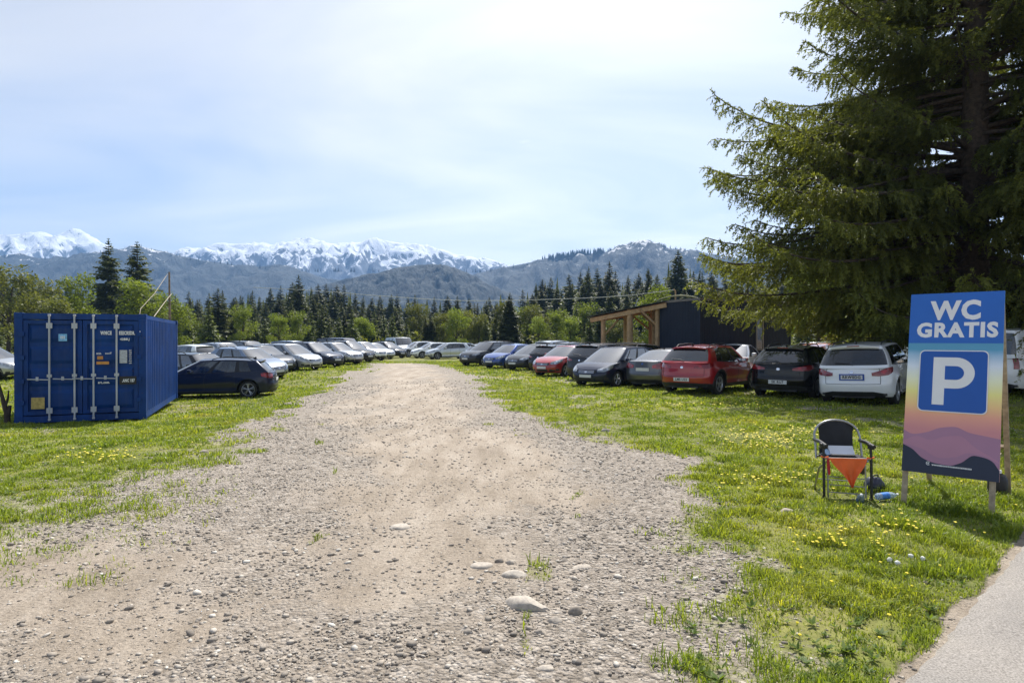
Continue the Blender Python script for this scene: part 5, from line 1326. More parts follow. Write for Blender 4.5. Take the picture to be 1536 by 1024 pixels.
# ------------------------------------------------------------------ A-frame parking sign
def parking_sign():
    BR = Vector((X(1491, 6.05), 6.05, 0)); BL = Vector((X(1350, 6.6), 6.6, 0)); E = (BR-BL); wd = E.length; E.normalize(); Nn = Vector((-E.y, E.x, 0)); 
    if Nn.y < 0: Nn = -Nn
    zb = gz(BR.x, BR.y); lean = .235      # horizontal metres per metre of height, towards Nn
    up = (Vector((0, 0, 1))+Nn*lean); 
    M = Matrix(((E.x, Nn.x, up.x, BL.x), (E.y, Nn.y, up.y, BL.y), (0, 0, 1, zb), (0, 0, 0, 1)))
    root = thing('sandwich_board_sign', (0, 0, 0), 0, 'tall A-frame sign reading WC GRATIS over a blue P square on a sunset picture', 'sign')
    root.location = BL+Vector((0, 0, zb))
    T0 = Matrix.Translation(-root.location)
    wood = mat('pale_sign_timber', (.36, .29, .20), .8, var=.35, scale=14, bmp=.004)
    def bld(mb, name, mats, par=root): mb.xf(T0 @ M); return mb.build(name, mats, par)
    ztop = Z(434, 6.25)-zb; z0 = .345; hh = ztop-z0
    x0, x1 = .0, wd+.035
    # front frame
    for u in (.03, wd-.02):
        q = MB(); q.box((u, .035, ztop/2-.02), (.05, .032, ztop)); bld(q, 'leg', [wood])
    q = MB()
    for z in (z0+.04, (z0+ztop)/2, ztop-.04): q.box((wd/2, .037, z), (wd-.11, .028, .06))
    bld(q, 'cross_rail', [wood])
    # rear frame leans the other way
    s = 1.0/ztop; up2 = Vector((0, 0, 1)); foot = 1.28
    for u in (.05, wd+.0):
        top = BL+E*u+up*(ztop-.03)+Nn*.06+Vector((0, 0, zb)); bot = BL+E*u+Nn*foot; bot.z = gz(bot.x, bot.y)-.03
        q = MB(); d = top-bot; L_ = d.length; q.box((0, 0, 0), (.05, .035, L_), 0)
        rot = d.to_track_quat('Z', 'Y').to_matrix().to_4x4(); q.xf(Matrix.Translation((top+bot)/2-root.location) @ rot); q.build('rear_leg', [wood], root)
    for f in (.25, .62):
        q = MB(); top = BL+up*(ztop-.03)+Nn*.09+Vector((0, 0, zb)); bot = BL+Nn*(foot+.03); bot.z = zb; c0 = bot.lerp(top, f)+E*.03; c1 = c0+E*(wd-.05)
        q.tube([c0-root.location, c1-root.location], .025, 4, 0, True, False); q.build('rear_rail', [wood], root)
    q = MB(); a = BL+E*(wd-.03)+up*.5+Nn*.05+Vector((0, 0, zb)); b_ = BL+E*(wd-.04)+Nn*(foot-.28)+Vector((0, 0, zb+.5)); q.tube([a-root.location, b_-root.location], .006, 4); q.build('stay_cord', [wood], root)
    # board: printed sheet (colours belong to the print)
    def shear_y(z): return 0
    m, nt, b, o = newmat('printed_sunset'); tc = nt.nodes.new('ShaderNodeTexCoord'); sp = nt.nodes.new('ShaderNodeSeparateXYZ'); nt.links.new(tc.outputs['Object'], sp.inputs[0])
    n = noise_n(nt, 1.7, 4); mm = nd(nt, 'ShaderNodeMath', operation='MULTIPLY_ADD'); nt.links.new(n.outputs[0], mm.inputs[0]); mm.inputs[1].default_value = .10; nt.links.new(sp.outputs[2], mm.inputs[2])
    mr = nd(nt, 'ShaderNodeMapRange'); mr.inputs[1].default_value = z0+.05; mr.inputs[2].default_value = ztop+.05; nt.links.new(mm.outputs[0], mr.inputs[0])
    r = ramp(nt, mr.outputs[0], [(0, (.5, .24, .30)), (.24, (.66, .27, .28)), (.31, (.84, .38, .27)), (.37, (.92, .60, .26)), (.44, (.90, .82, .28)), (.51, (.86, .88, .60)), (.59, (.72, .80, .88)), (.655, (.30, .50, .68)), (.68, (.10, .34, .52)), (1, (.08, .3, .5))])
    nt.links.new(r.outputs[0], b.inputs['Base Color']); b.inputs['Roughness'].default_value = .45
    q = MB(); q.box(((x0+x1)/2, .008, (z0+ztop)/2), (x1-x0, .016, hh)); bld(q, 'board', [m])
    mk = lambda nm, c, **k: mat(nm, c, .42, var=.05, **k)
    MBl = mk('print_blue', (.018, .13, .50)); MBd = mk('print_blue_deep', (.008, .09, .40)); MW = mk('print_white', (.78, .78, .78)); MP = mk('print_mauve', (.40, .20, .30)); MP2 = mk('print_plum', (.20, .10, .19)); MNv = mk('print_navy', (.010, .018, .045)); MGr = mk('print_rose', (.46, .22, .31))
    zf = lambda f: z0+hh*f
    def flat(name, poly, layer, mt, par=root):
        q = MB(); y = -.0012*layer-.0006; q.prism(poly, y, y+.0008); return bld(q, name, [mt], par)
    W_ = x1-x0; ux = lambda f: x0+W_*f
    flat('blue_header', [(ux(0), zf(.715)), (ux(1), zf(.715)), (ux(1), zf(1)), (ux(0), zf(1))], 1, MBl)
    def ridge(pts, floor=0.): 
        xs = np.linspace(0, 1, 41); ys = pchip(xs, pts); return [(ux(a), zf(v)) for a, v in zip(xs, ys)]+[(ux(1), zf(floor)), (ux(0), zf(floor))]
    flat('mauve_ridge', ridge([(0, .225), (.1, .205), (.25, .22), (.4, .25), (.55, .26), (.7, .235), (.85, .225), (1, .215)]), 1, MP)
    flat('rose_ridge', ridge([(0, .165), (.15, .195), (.3, .18), (.45, .205), (.6, .215), (.75, .165), (.9, .125), (1, .10)]), 2, MGr)
    flat('plum_ridge', ridge([(0, .150), (.2, .13), (.4, .09), (.55, .10), (.7, .13), (.85, .125), (1, .09)]), 3, MP)
    flat('navy_ridge', ridge([(0, .145), (.1, .125), (.22, .08), (.35, .06), (.5, .055), (.62, .075), (.75, .12), (.85, .115), (.93, .10), (1, .055)]), 4, MNv)
    def rrect(u0, u1, v0, v1, r):
        pts = []
        for cx, cz, a0 in ((u1-r, v1-r, 0), (u0+r, v1-r, 90), (u0+r, v0+r, 180), (u1-r, v0+r, 270)):
            for k in range(7): a = R(a0+15*k); pts.append((cx+r*math.cos(a), cz+r*math.sin(a)))
        return pts
    u0, u1, v0, v1 = ux(.135), ux(.865), zf(.335), zf(.675)
    flat('parking_square', rrect(u0, u1, v0, v1, .05), 5, MW); sq = flat('parking_square_face', rrect(u0+.010, u1-.010, v0+.010, v1-.010, .043), 6, MBd)
    # letter P from its own outline
    pu, pw, pz, ph = u0+.13, .40, v0+.075, v1-v0-.15
    s_ = .105; rr = ph*.325; cx = pu+.20; cz = pz+ph-rr
    out = [(pu, pz), (pu+s_, pz), (pu+s_, cz-rr)]+[(cx+rr*math.sin(a), cz-rr*math.cos(a)) for a in np.linspace(0, math.pi, 19)]+[(pu, pz+ph)]
    ri = rr-s_*.86; inn = [(pu+s_, cz-ri)]+[(cx+ri*math.sin(a), cz-ri*math.cos(a)) for a in np.linspace(0, math.pi, 15)]+[(pu+s_, cz+ri)]
    flat('letter_p', out, 7, MW); flat('letter_p_bowl', inn, 8, MBd)
    def write(txt, u, z, w_, h_, layer, mt=MW, bold=.045, align='CENTER'):
        size, sx = fit_text(txt, w_, h_)
        A_ = T0 @ M @ Matrix(((1, 0, 0, u), (0, 0, -1, -.0012*layer-.001), (0, 1, 0, z), (0, 0, 0, 1)))
        return text_obj('lettering', txt, size, mt, root, A_, .0006, bold*size, sx, align)
    write('WC', ux(.505), zf(.895), W_*.54, .215, 2); write('GRATIS', ux(.515), zf(.785), W_*.86, .165, 2)
    # small emblem and its line of tiny writing
    q = MB(); y = -.0012*5-.0012; cx, cz = ux(.285), zf(.055); r0 = .019
    for k in range(20):
        a0, a1 = R(40+14*k), R(40+14*(k+1)); q.add([(cx+r0*math.cos(a0), y, cz+r0*math.sin(a0)), (cx+r0*math.cos(a1), y, cz+r0*math.sin(a1)), (cx+r0*.7*math.cos(a1), y, cz+r0*.7*math.sin(a1)), (cx+r0*.7*math.cos(a0), y, cz+r0*.7*math.sin(a0))], [(0, 1, 2, 3)])
    q.add([(cx-.012, y, cz), (cx+.014, y, cz+.008), (cx+.004, y, cz-.002), (cx+.012, y, cz-.010)], [(0, 1, 2), (0, 2, 3)])
    bld(q, 'emblem', [MW])
    write('wwwsssooooossnnoosmsssss', ux(.325), zf(.050), W_*.41, .015, 5, MW, .045, 'LEFT')
    # water can behind
    r = thing('jerry_can', at(1497, 6.9), .3, 'small dark jug with pale lid standing behind the A-frame sign', 'jug')
    q = MB(); q.lathe([(.001, 0), (.085, 0), (.095, .02), (.095, .2), (.07, .26), (.03, .28)], (0, 0, 0), 'z', 16); q.build('body', [M_TRIM], r); q = MB(); q.lathe([(.035, .275), (.035, .31), (.001, .315)], (0, 0, 0), 'z', 12); q.build('lid', [M_WHITE], r)
    q = MB(); q.tube([(.07, 0, .24), (.12, 0, .22), (.12, 0, .12), (.09, 0, .1)], .012, 6); q.build('handle', [M_TRIM], r)
parking_sign()

# ------------------------------------------------------------------ folding chair and what lies on it
def chair():
    Y = 6.95; x = X(1262, Y); z = gz(x, Y); root = thing('folding_chair', (x, Y, z), R(-7), 'black folding camp chair with curved tube back standing on the grass', 'folding chair')
    steel = mat('grey_tube', (.36, .36, .36), .35, .8, var=.15); blk = mat('black_tube', (.02, .02, .022), .45, .2); fab = mat('black_camp_fabric', (.020, .021, .026), .85, var=.25, scale=10, bmp=.004, bscale=60)
    w = .245
    def bld(q, n, m): return q.build(n, [m], root)
    for s in (-1, 1):
        q = MB(); q.tube([(s*w, -.18, 0), (s*w, -.17, .42), (s*w, -.15, .60)], .015, 8); q.tube([(s*w, -.20, .0), (s*w, -.16, 0)], .02, 8); bld(q, 'leg', blk)
        q = MB(); q.tube([(s*(w-.05), .26, 0), (s*(w-.045), .10, .28), (s*(w-.04), -.18, .42)], .012, 8); bld(q, 'leg', steel)
        q = MB(); q.tube([(s*(w-.05), -.16, .01), (s*(w-.05), -.14, .44)], .010, 8); bld(q, 'leg', steel)
        q = MB(); q.tube([(s*w, -.24, .585), (s*w, -.05, .605), (s*w, .12, .60)], .021, 8); q.box((s*(w+.005), -.15, .575), (.055, .06, .06), 0, None, .01); bld(q, 'armrest', blk)
    q = MB(); pts = [(-w, .06, .40), (-w, .10, .60)]+[(-w*math.cos(a), .12+.05*math.sin(a), .62+.20*math.sin(a)**.8) for a in np.linspace(.12, math.pi-.12, 17)]+[(w, .10, .60), (w, .06, .40)]
    q.tube(pts, .0125, 8); bld(q, 'back_frame', steel)
    q = MB()
    for (y, zz) in ((-.16, .05), (-.15, .13), (-.16, .22), (.18, .12)): q.tube([(-w+.05, y, zz+.02), (w-.05, y, zz)], .006, 6)
    q.tube([(-w, -.17, .44), (w, -.17, .44)], .011, 8); q.tube([(-w, .08, .42), (w, .08, .42)], .011, 8)
    bld(q, 'stretcher', steel)
    def sheet(fn, nu, nv, t, name, m, par=root):
        V = []
        for side in (0, 1):
            for i in range(nu+1):
                for k in range(nv+1):
                    p = fn(i/nu, k/nv); V.append((p[0], p[1]+(t if side else 0), p[2]))
        o_ = (nu+1)*(nv+1); id_ = lambda i, k: i*(nv+1)+k
        fs = [(id_(i, k), id_(i+1, k), id_(i+1, k+1), id_(i, k+1)) for i in range(nu) for k in range(nv)]
        fs2 = [tuple(a+o_ for a in f[::-1]) for f in fs]
        rim = [id_(i, 0) for i in range(nu+1)]+[id_(nu, k) for k in range(1, nv+1)]+[id_(i, nv) for i in range(nu-1, -1, -1)]+[id_(0, k) for k in range(nv-1, 0, -1)]
        q = MB(); q.add(V, fs+fs2, 0, True); q.add(V, [(a, b_, b_+o_, a+o_) for a, b_ in zip(rim, rim[1:]+rim[:1])], 0, False); return q.build(name, [m], par)
    def back(u, v):
        a = -1+2*u; topz = .635+.185*math.sqrt(max(0, 1-(a*.70)**2)); xx = a*(.192-.012*math.sin(v*3.1)); zz = .42+(topz-.42)*v
        return (xx, .12+.05*v-.03*(1-a*a)*math.sin(v*3.14)+.004*math.sin(u*19+v*5), zz)
    sheet(back, 16, 14, .006, 'backrest', fab)
    sheet(lambda u, v: ((-1+2*u)*.215, -.165+.26*v, .445-.025*math.sin(math.pi*u)*math.sin(math.pi*v)), 10, 8, .004, 'seat', fab)
    q = MB(); q.box((.18, -.02, .34), (.03, .16, .17), 0, (0, 0, .2), .01); bld(q, 'side_pouch', mat('olive_pouch', (.07, .07, .045), .9))
    # orange cloth hanging over the front rail
    org = mat('orange_cloth', (.78, .135, .025), .7, var=.18, scale=7, bmp=.006, bscale=14)
    m_ = Matrix.Translation((x, Y, z)) @ Matrix.Rotation(R(-7), 4, 'Z')
    def hang(u, v):
        top0, top1 = Vector((-.20, -.195, .452)), Vector((.205, -.195, .448)); tip = Vector((.03, -.222, .135))
        a = top0.lerp(top1, u); e = a.lerp(tip, v**1.05); e.x += .012*math.sin(u*11)*(1-v)+.02*math.sin(v*7)*(u-.5); e.y += -.022*math.sin(u*13+v*2)*(.3+v)*(1-v*.6)
        return m_ @ e
    V = []; n = 18
    o_c = thing('orange_cloth', m_ @ Vector((0, -.19, .44)), 0, 'bright orange cloth hanging as a point from the front of the folding chair', 'cloth'); P0 = o_c.location
    def hang2(u, v): p = hang(u, v)-P0; return p
    sheet(hang2, n, n, .003, 'hanging_flap', org, o_c)
    q = MB()
    for s in (-.2, .2):
        a = m_ @ Vector((s, -.18, .455))-P0; b_ = m_ @ Vector((s*1.38, -.17, .462))-P0; q.tube([a, a.lerp(b_, .5)+Vector((0, 0, -.008)), b_], [.012, .007, .01], 6)
    q.build('tie_cord', [org], o_c)
    # white folder on the seat
    r = thing('white_folder', m_ @ Vector((.0, .0, .455)), R(-7), 'white box folder leaning against the chair back above the orange cloth', 'folder')
    pap = mat('folder_white', (.66, .70, .76), .5, var=.05); q = MB(); q.box((0, 0, .045), (.26, .03, .11), 0, (R(-38), 0, 0), .004); q.build('cover', [pap], r); q = MB(); q.box((0, -.046, .008), (.24, .035, .012), 0, None, .002); q.build('page_edges', [mat('paper_edges', (.55, .50, .42), .8)], r)
    r = thing('blue_paper', m_ @ Vector((-.16, -.03, .455)), R(12), 'folded pale blue leaflet on the seat beside the white folder', 'leaflet'); q = MB(); q.box((0, 0, .03), (.08, .004, .07), 0, (R(-40), 0, R(20)), 0); q.box((0, .02, .012), (.08, .05, .004)); q.build('folded_sheet', [mat('pale_blue_paper', (.35, .5, .68), .6)], r)
    r = thing('red_ribbon', m_ @ Vector((-.205, -.19, .36)), 0, 'dark red ribbon hanging from the chair side rail', 'ribbon'); q = MB(); q.add([(-.014, 0, .08), (.014, 0, .08), (.022, -.006, -.09), (0, -.002, -.10), (-.014, .004, 0)], [(0, 1, 2, 3, 4)]); q.add([(-.014, .002, .08), (.014, .002, .08), (.022, -.004, -.09), (0, .0, -.10), (-.014, .006, 0)], [(4, 3, 2, 1, 0)]); q.build('strip', [mat('red_cloth', (.42, .02, .03), .8)], r)
    # bottles and a bag in the grass
    pet, nt, b, o = newmat('clear_plastic'); b.inputs['Base Color'].default_value = (.62, .75, .9, 1); b.inputs['Roughness'].default_value = .12; b.inputs['Transmission Weight'].default_value = .55; b.inputs['IOR'].default_value = 1.3
    lab = mat('blue_bottle_label', (.06, .22, .62), .4, var=.4, scale=30)
    for px, Yb, yaw, pit, lb in ((1291, 6.62, R(-115), R(28), 'clear water bottle with blue label propped at the chair foot'), (1330, 6.72, R(8), R(3), 'clear plastic bottle lying flat in the grass by the sign leg')):
        xx = X(px, Yb); r = thing('water_bottle', (xx, Yb, gz(xx, Yb)+.055), 0, lb, 'bottle'); r.rotation_euler = (0, -pit, yaw)
        q = MB(); q.lathe([(.001, -.12), (.032, -.118), (.037, -.1), (.037, .04), (.033, .07), (.014, .11), (.013, .125)], (0, 0, .0), 'x', 14); q.build('bottle_body', [pet], r)
        q = MB(); q.lathe([(.0385, -.07), (.0385, .02)], (0, 0, 0), 'x', 14); q.build('label', [lab], r); q = MB(); q.lathe([(.015, .12), (.015, .14), (.001, .141)], (0, 0, 0), 'x', 10); q.build('bottle_cap', [M_WHITE], r)
    xx = X(1312, 7.15); r = thing('black_bag', (xx, 7.15, gz(xx, 7.15)), .4, 'small dark blue black bag slumped behind the folding chair', 'bag')
    bm = bmesh.new(); bmesh.ops.create_icosphere(bm, subdivisions=3, radius=1)
    for v in bm.verts:
        c = v.co.copy(); k = 1+.12*math.sin(c.x*5+1)*math.cos(c.y*4+c.z*3); v.co = Vector((c.x*.12*k, c.y*.09*k, max(-.02, c.z*.10*k+.07)))
    me = bpy.data.meshes.new('sack'); bm.to_mesh(me); bm.free(); me.polygons.foreach_set('use_smooth', [True]*len(me.polygons)); mobj('sack', me, [mat('navy_nylon', (.018, .025, .05), .45, var=.3, scale=14)], r)
    q = MB(); q.tube([(-.06, 0, .14), (-.03, -.02, .19), (.03, -.02, .19), (.06, 0, .14)], .007, 6); q.build('strap', [M_TRIM], r)
chair()

# ------------------------------------------------------------------ dark cabin and timber shelter
def cabin():
    clad, nt, b, o = newmat('dark_navy_cladding'); tc = nt.nodes.new('ShaderNodeTexCoord'); n = noise_n(nt, .9, 5)
    r = ramp(nt, n.outputs[0], [(.3, (.012, .018, .032)), (.7, (.020, .028, .045))]); nt.links.new(r.outputs[0], b.inputs['Base Color']); b.inputs['Roughness'].default_value = .6; b.inputs['Specular IOR Level'].default_value = .3
    Cn = Vector((X(1050, 27), 27, 0)); Lf = Vector((X(991, 29.4), 29.4, 0)); U = (Lf-Cn).normalized(); wL = (Lf-Cn).length
    V = Vector((-U.y, U.x, 0)); V = -V if V.x < 0 else V; zb = gz(Cn.x, Cn.y)-.05; H_ = Z(449.5, 27)-zb; D_ = 5.5
    root = thing('dark_cabin', (Cn.x, Cn.y, zb), 0, 'dark navy ribbed cabin with a narrow window next to the timber shelter', 'cabin')
    M = Matrix(((U.x, V.x, 0, 0), (U.y, V.y, 0, 0), (0, 0, 1, 0), (0, 0, 0, 1)))
    def bld(mb, name, mats, par=root): mb.xf(M); return mb.build(name, mats, par)
    def wall(p0, p1, out, name):
        p0, p1 = Vector(p0), Vector(p1); L_ = (p1-p0).length; n = int(L_/.10); vs = []; d = (p1-p0)/L_
        for k in range(n):
            for f, o_ in ((0, 0), (.45, 0), (.55, .014), (.95, .014)):
                q = p0+d*(L_*(k+f)/n)+Vector(out)*o_; vs += [(q.x, q.y, 0), (q.x, q.y, H_)]
        q = p1; vs += [(q.x, q.y, 0), (q.x, q.y, H_)]; m = MB(); m.add(vs, [(2*i, 2*i+2, 2*i+3, 2*i+1) for i in range(len(vs)//2-1)]); bld(m, name, [clad])
    wall((wL, 0, 0), (0, 0, 0), (0, -1, 0), 'wall'); wall((0, 0, 0), (0, D_, 0), (-1, 0, 0), 'wall'); wall((0, D_, 0), (wL, D_, 0), (0, 1, 0), 'wall'); wall((wL, D_, 0), (wL, 0, 0), (1, 0, 0), 'wall')
    q = MB(); q.box((wL/2, D_/2, H_+.02), (wL+.10, D_+.10, .07)); q.box((wL/2, D_/2, H_+.075), (wL+.02, D_+.02, .03)); bld(q, 'roof', [mat('grey_roof_edge', (.16, .15, .13), .7)])
    q = MB()
    for (u, v) in ((0, 0), (wL, 0), (0, D_)): q.box((u, v, H_/2), (.07, .07, H_-.02))
    bld(q, 'corner_trim', [clad])
    # narrow window in the long wall
    v0 = D_*.64; fr = MB()
    for dv, dz, sv, sz in ((-.2, 0, .035, 1.5), (.2, 0, .035, 1.5), (0, .735, .365, .03), (0, -.735, .365, .03)): fr.box((-.03, v0+dv, 2.05+dz), (.05, sv, sz))
    f = bld(fr, 'window', [mat('tan_window_frame', (.36, .33, .28), .6)]); g = MB(); g.box((-.022, v0, 2.05), (.01, .345, 1.395)); bld(g, 'pane', [M_DARKGLASS], f)
    return Cn, U, V, wL, H_, zb
def shelter(info):
    Cn, U, V, wL, H_, zb = info
    wood = mat('fresh_round_timber', (.42, .29, .15), .8, var=.25, scale=7, bmp=.006, bscale=14); red = mat('reddish_timber', (.36, .17, .09), .8, var=.25, scale=7); dark = mat('dark_roofing_felt', (.045, .050, .038), .9, var=.3)
    root = thing('timber_shelter', (Cn.x, Cn.y, zb), 0, 'open timber shelter with log posts and sloping roof beside the dark cabin', 'shelter')
    def Pw(px, Y, py): return Vector((X(px, Y)-Cn.x, Y-Cn.y, Z(py, Y)-zb))
    fl = [Pw(886, 31.5, 474), Pw(1000, 29., 450.5)]; bk = [Pw(900, 36.5, 474), Pw(1012, 35., 455)]
    # roof slab and felt
    def slab(a, b, c, d, t, name, m, lift=0):
        q = MB(); up = Vector((0, 0, t)); l = Vector((0, 0, lift)); q.add([a+l, b+l, c+l, d+l, a+l+up, b+l+up, c+l+up, d+l+up], [(0, 1, 2, 3), (7, 6, 5, 4), (0, 4, 5, 1), (1, 5, 6, 2), (2, 6, 7, 3), (3, 7, 4, 0)]); return q.build(name, [m], root)
    slab(fl[0], fl[1], bk[1], bk[0], .035, 'roof_boards', red, -.12)
    e = (fl[0]-fl[1]).normalized()*.25; fw = (fl[0]-bk[0]).normalized()*.15
    slab(fl[0]+e+fw, fl[1]+fw, bk[1]-fw, bk[0]+e-fw, .05, 'roof_felt', dark, -.03)
    q = MB(); q.box((0, 0, 0), ((fl[1]-fl[0]).length, .09, .2)); d = fl[1]-fl[0]; rot = d.to_track_quat('X', 'Z').to_matrix().to_4x4(); q.xf(Matrix.Translation((fl[0]+fl[1])/2+Vector((0, 0, -.22))) @ rot); q.build('front_beam', [wood], root)
    q = MB(); d = bk[1]-bk[0]; q.box((0, 0, 0), (d.length, .09, .2)); q.xf(Matrix.Translation((bk[0]+bk[1])/2+Vector((0, 0, -.22))) @ d.to_track_quat('X', 'Z').to_matrix().to_4x4()); q.build('rear_beam', [red], root)
    for k in range(9):
        f = (k+.4)/9; a, b = fl[0].lerp(fl[1], f), bk[0].lerp(bk[1], f); d = b-a; q = MB(); q.box((0, 0, 0), (d.length, .07, .13)); q.xf(Matrix.Translation((a+b)/2+Vector((0, 0, -.19))) @ d.to_track_quat('X', 'Z').to_matrix().to_4x4()); q.build('rafter', [red], root)
    def post(px, Y, pyt, r, m=wood, braces=()):
        x = X(px, Y); t = Pw(px, Y, pyt); b = Vector((t.x, t.y, gz(x, Y)-zb-.2)); q = MB(); q.tube([b, b.lerp(t, .5), t], [r*1.05, r, r*.95], 10); p = q.build('post', [m], root)
        for dx, dy in braces: q = MB(); q.tube([t+Vector((0, 0, -.95)), t+Vector((dx, dy, -.12))], .055, 7); q.build('brace', [m], root)
    post(905, 31.2, 476, .12, wood, ((.75, 0),)); post(945, 30.3, 464, .15, wood, ()); post(938, 35.6, 474, .12, wood); post(976, 34.4, 470, .12, red, ((-1., .1),)); post(986, 29.6, 459, .11, wood, ((-.85, .1),)); post(981, 32.2, 462, .1, wood, ((-.8, 0), (.5, .3)))
    # curved bar and short flue over the roof
    q = MB(); a = Pw(985, 30., 452); b = Pw(1050, 29., 449); pts = [a.lerp(b, t)+Vector((0, 0, .22*math.sin(math.pi*t)**.7)) for t in np.linspace(0, 1, 13)]; q.tube(pts, .035, 6); q.build('curved_rail', [mat('olive_painted_rail', (.16, .17, .08), .7)], root)
    q = MB(); a = Pw(1013, 31, 449); q.tube([a+Vector((0, 0, -.3)), a+Vector((0, 0, .42)), a+Vector((-.08, 0, .5))], .035, 6); q.build('vent_pipe', [wood], root)
    q = MB(); a = Pw(956, 33, 457); q.tube([a+Vector((-.15, 0, -.3)), a+Vector((.0, 0, .25)), a+Vector((.12, 0, .38))], .018, 6); q.tube([a+Vector((0, 0, .25)), a+Vector((.05, 0, .05))], .012, 5); q.build('cable_bracket', [M_CSTEEL], root)
    # overhead cable
    pts = [(380, 431, 95), (440, 434, 90), (500, 438, 84), (560, 443, 76), (640, 448.5, 66), (700, 451, 60), (770, 450.5, 53), (840, 448.5, 47), (900, 446, 42), (950, 442.5, 37.5), (1012, 434.5, 31)]
    q = MB(); q.tube([Vector((X(a, Y), Y, Z(b, Y))) for a, b, Y in pts], [.022*Y/60+.004 for a, b, Y in pts], 5); o = q.build('overhead_cable', [mat('pale_cable', (.40, .42, .38), .6)]); tag(o, 'thin pale cable sagging across the wood to the shelter roof', 'cable')
shelter(cabin())

# ------------------------------------------------------------------ parked cars
PAINTS = {}
def pt(name):
    c = dict(white=((.82, .83, .84), .0, .3), black=((.004, .0045, .0055), .0, .25), navy=((.010, .016, .040), .3, .28), red=((.33, .008, .012), .15, .28), grey=((.10, .105, .115), .6, .32),
        silver=((.42, .44, .46), .6, .32), blue=((.015, .06, .28), .4, .28), orange=((.75, .10, .01), .05, .3), beige=((.42, .38, .32), .5, .33), darkgrey=((.035, .038, .044), .5, .3), palesilver=((.55, .58, .62), .4, .3), bluegrey=((.16, .21, .30), .5, .3))[name]
    if name not in PAINTS: PAINTS[name] = paint('paint_'+name, c[0], c[1], c[2], .03 if name in ('black', 'navy', 'darkgrey') else .08)
    return PAINTS[name]
BUILT = {k: spec(**d).build() for k, d in PROTO.items()}
for k, o in BUILT.items():
    for c in o.children: pass
DROP = {'mid': ('cabin_seats',), 'far': ('cabin_seats', 'door_handle', 'rear_wiper', 'roof_antenna', 'badge', 'tailgate_seam', 'rear_bumper_insert', 'brake_light', 'rim')}
USED = set()
def car(kind, col, px, Y, head, label, end='c', lod='near', dz=0., cat='car', sc_=(1, 1, 1), group=None):
    """end: which point px, Y give (c centre, f nose, r tail); head: degrees clockwise from straight ahead"""
    p = PROTO[kind]; L = p['L']; h = Vector((math.sin(R(head)), math.cos(R(head)), 0)); P = Vector((X(px, Y), Y, 0))
    P += h*{'c': 0, 'f': -L/2, 'r': L/2}[end]
    src = BUILT[kind]; c = src.copy(); link(c)
    z = np.mean([gz(P.x+h.x*a+h.y*b, P.y+h.y*a-h.x*b) for a in (-1.3, 1.3) for b in (-.75, .75)])
    zf, zr = [np.mean([gz(P.x+h.x*a+h.y*b, P.y+h.y*a-h.x*b) for b in (-.75, .75)]) for a in (1.35, -1.35)]
    lf, rt = [np.mean([gz(P.x+h.x*a-h.y*b, P.y+h.y*a+h.x*b) for a in (-1.3, 1.3)]) for b in (.75, -.75)]
    c.location = (P.x, P.y, z-.012+dz)
    M_ = Matrix.Rotation(R(90-head), 3, 'Z') @ Matrix.Rotation(-math.atan2(zf-zr, 2.7), 3, 'Y') @ Matrix.Rotation(math.atan2(lf-rt, 1.5), 3, 'X')
    c.rotation_euler = M_.to_euler(); c.scale = sc_
    tag(c, label, cat, group); m = pt(col); drop = DROP.get(lod, ())
    def cp(s_, par):
        for ch in s_.children:
            if ch.name.split('.')[0] in drop: continue
            d = ch.copy(); link(d); d.parent = par
            for i, sl in enumerate(d.material_slots):
                if sl.material == M_PAINT: sl.link = 'OBJECT'; sl.material = m
            cp(ch, d)
    cp(src, c); return c
RH, LH, FH = 42, 222, 118
# row beside the track, nearest first
w1 = car('suv', 'white', 1279, 16.4, 41, 'white SUV with roof rails seen from behind next to the blue sign', 'r')
w2 = car('crossover', 'black', 1166, 18.3, 41, 'black crossover with silver rear glass between the red and the white car', 'r')
w3 = car('crossover', 'red', 1022, 19.5, 42, 'dark red tall car seen from behind with grey lower bumper', 'r')
w4 = car('sedan', 'grey', 963, 22., 42, 'grey metallic saloon seen from behind beside the red tall car', 'r')
car('minivan', 'navy', 878, 22.9, LH, 'dark navy car facing the track with a wide chrome grille', 'f', sc_=(1, 1, .93))
car('crossover', 'darkgrey', 868, 26.2, RH, 'dark grey SUV seen from behind between the red hatchback and the navy car', 'r')
car('hatchback', 'red', 812, 28.8, LH, 'bright red hatchback facing the track', 'f')
car('crossover', 'black', 806, 32.3, RH, 'black hatchback tail-out just beyond the bright red one', 'r', 'mid', sc_=(1, 1, .94))
car('minivan', 'darkgrey', 768, 34.4, LH, 'dark grey compact facing the track next to the blue car', 'f', 'mid', sc_=(1, 1, .93))
car('hatchback', 'blue', 733, 37., LH, 'vivid blue hatchback facing the track', 'f', 'mid')
car('suv', 'darkgrey', 697, 40.5, LH, 'dark SUV with pale bonnet at the end of the row facing the track', 'f', 'mid', sc_=(1, 1, .97))
car('hatchback', 'orange', 1232, 25.4, RH, 'bright orange car glimpsed between the black and the white car', 'c', 'mid')
car('van', 'white', 1575, 17.2, 75, 'white minibus parked beyond the blue sign at the edge of view', 'c', sc_=(1, 1, .93), cat='minibus')
car('suv', 'silver', 1452, 16.9, 40, 'silver SUV largely hidden behind the blue sign', 'r', 'mid')
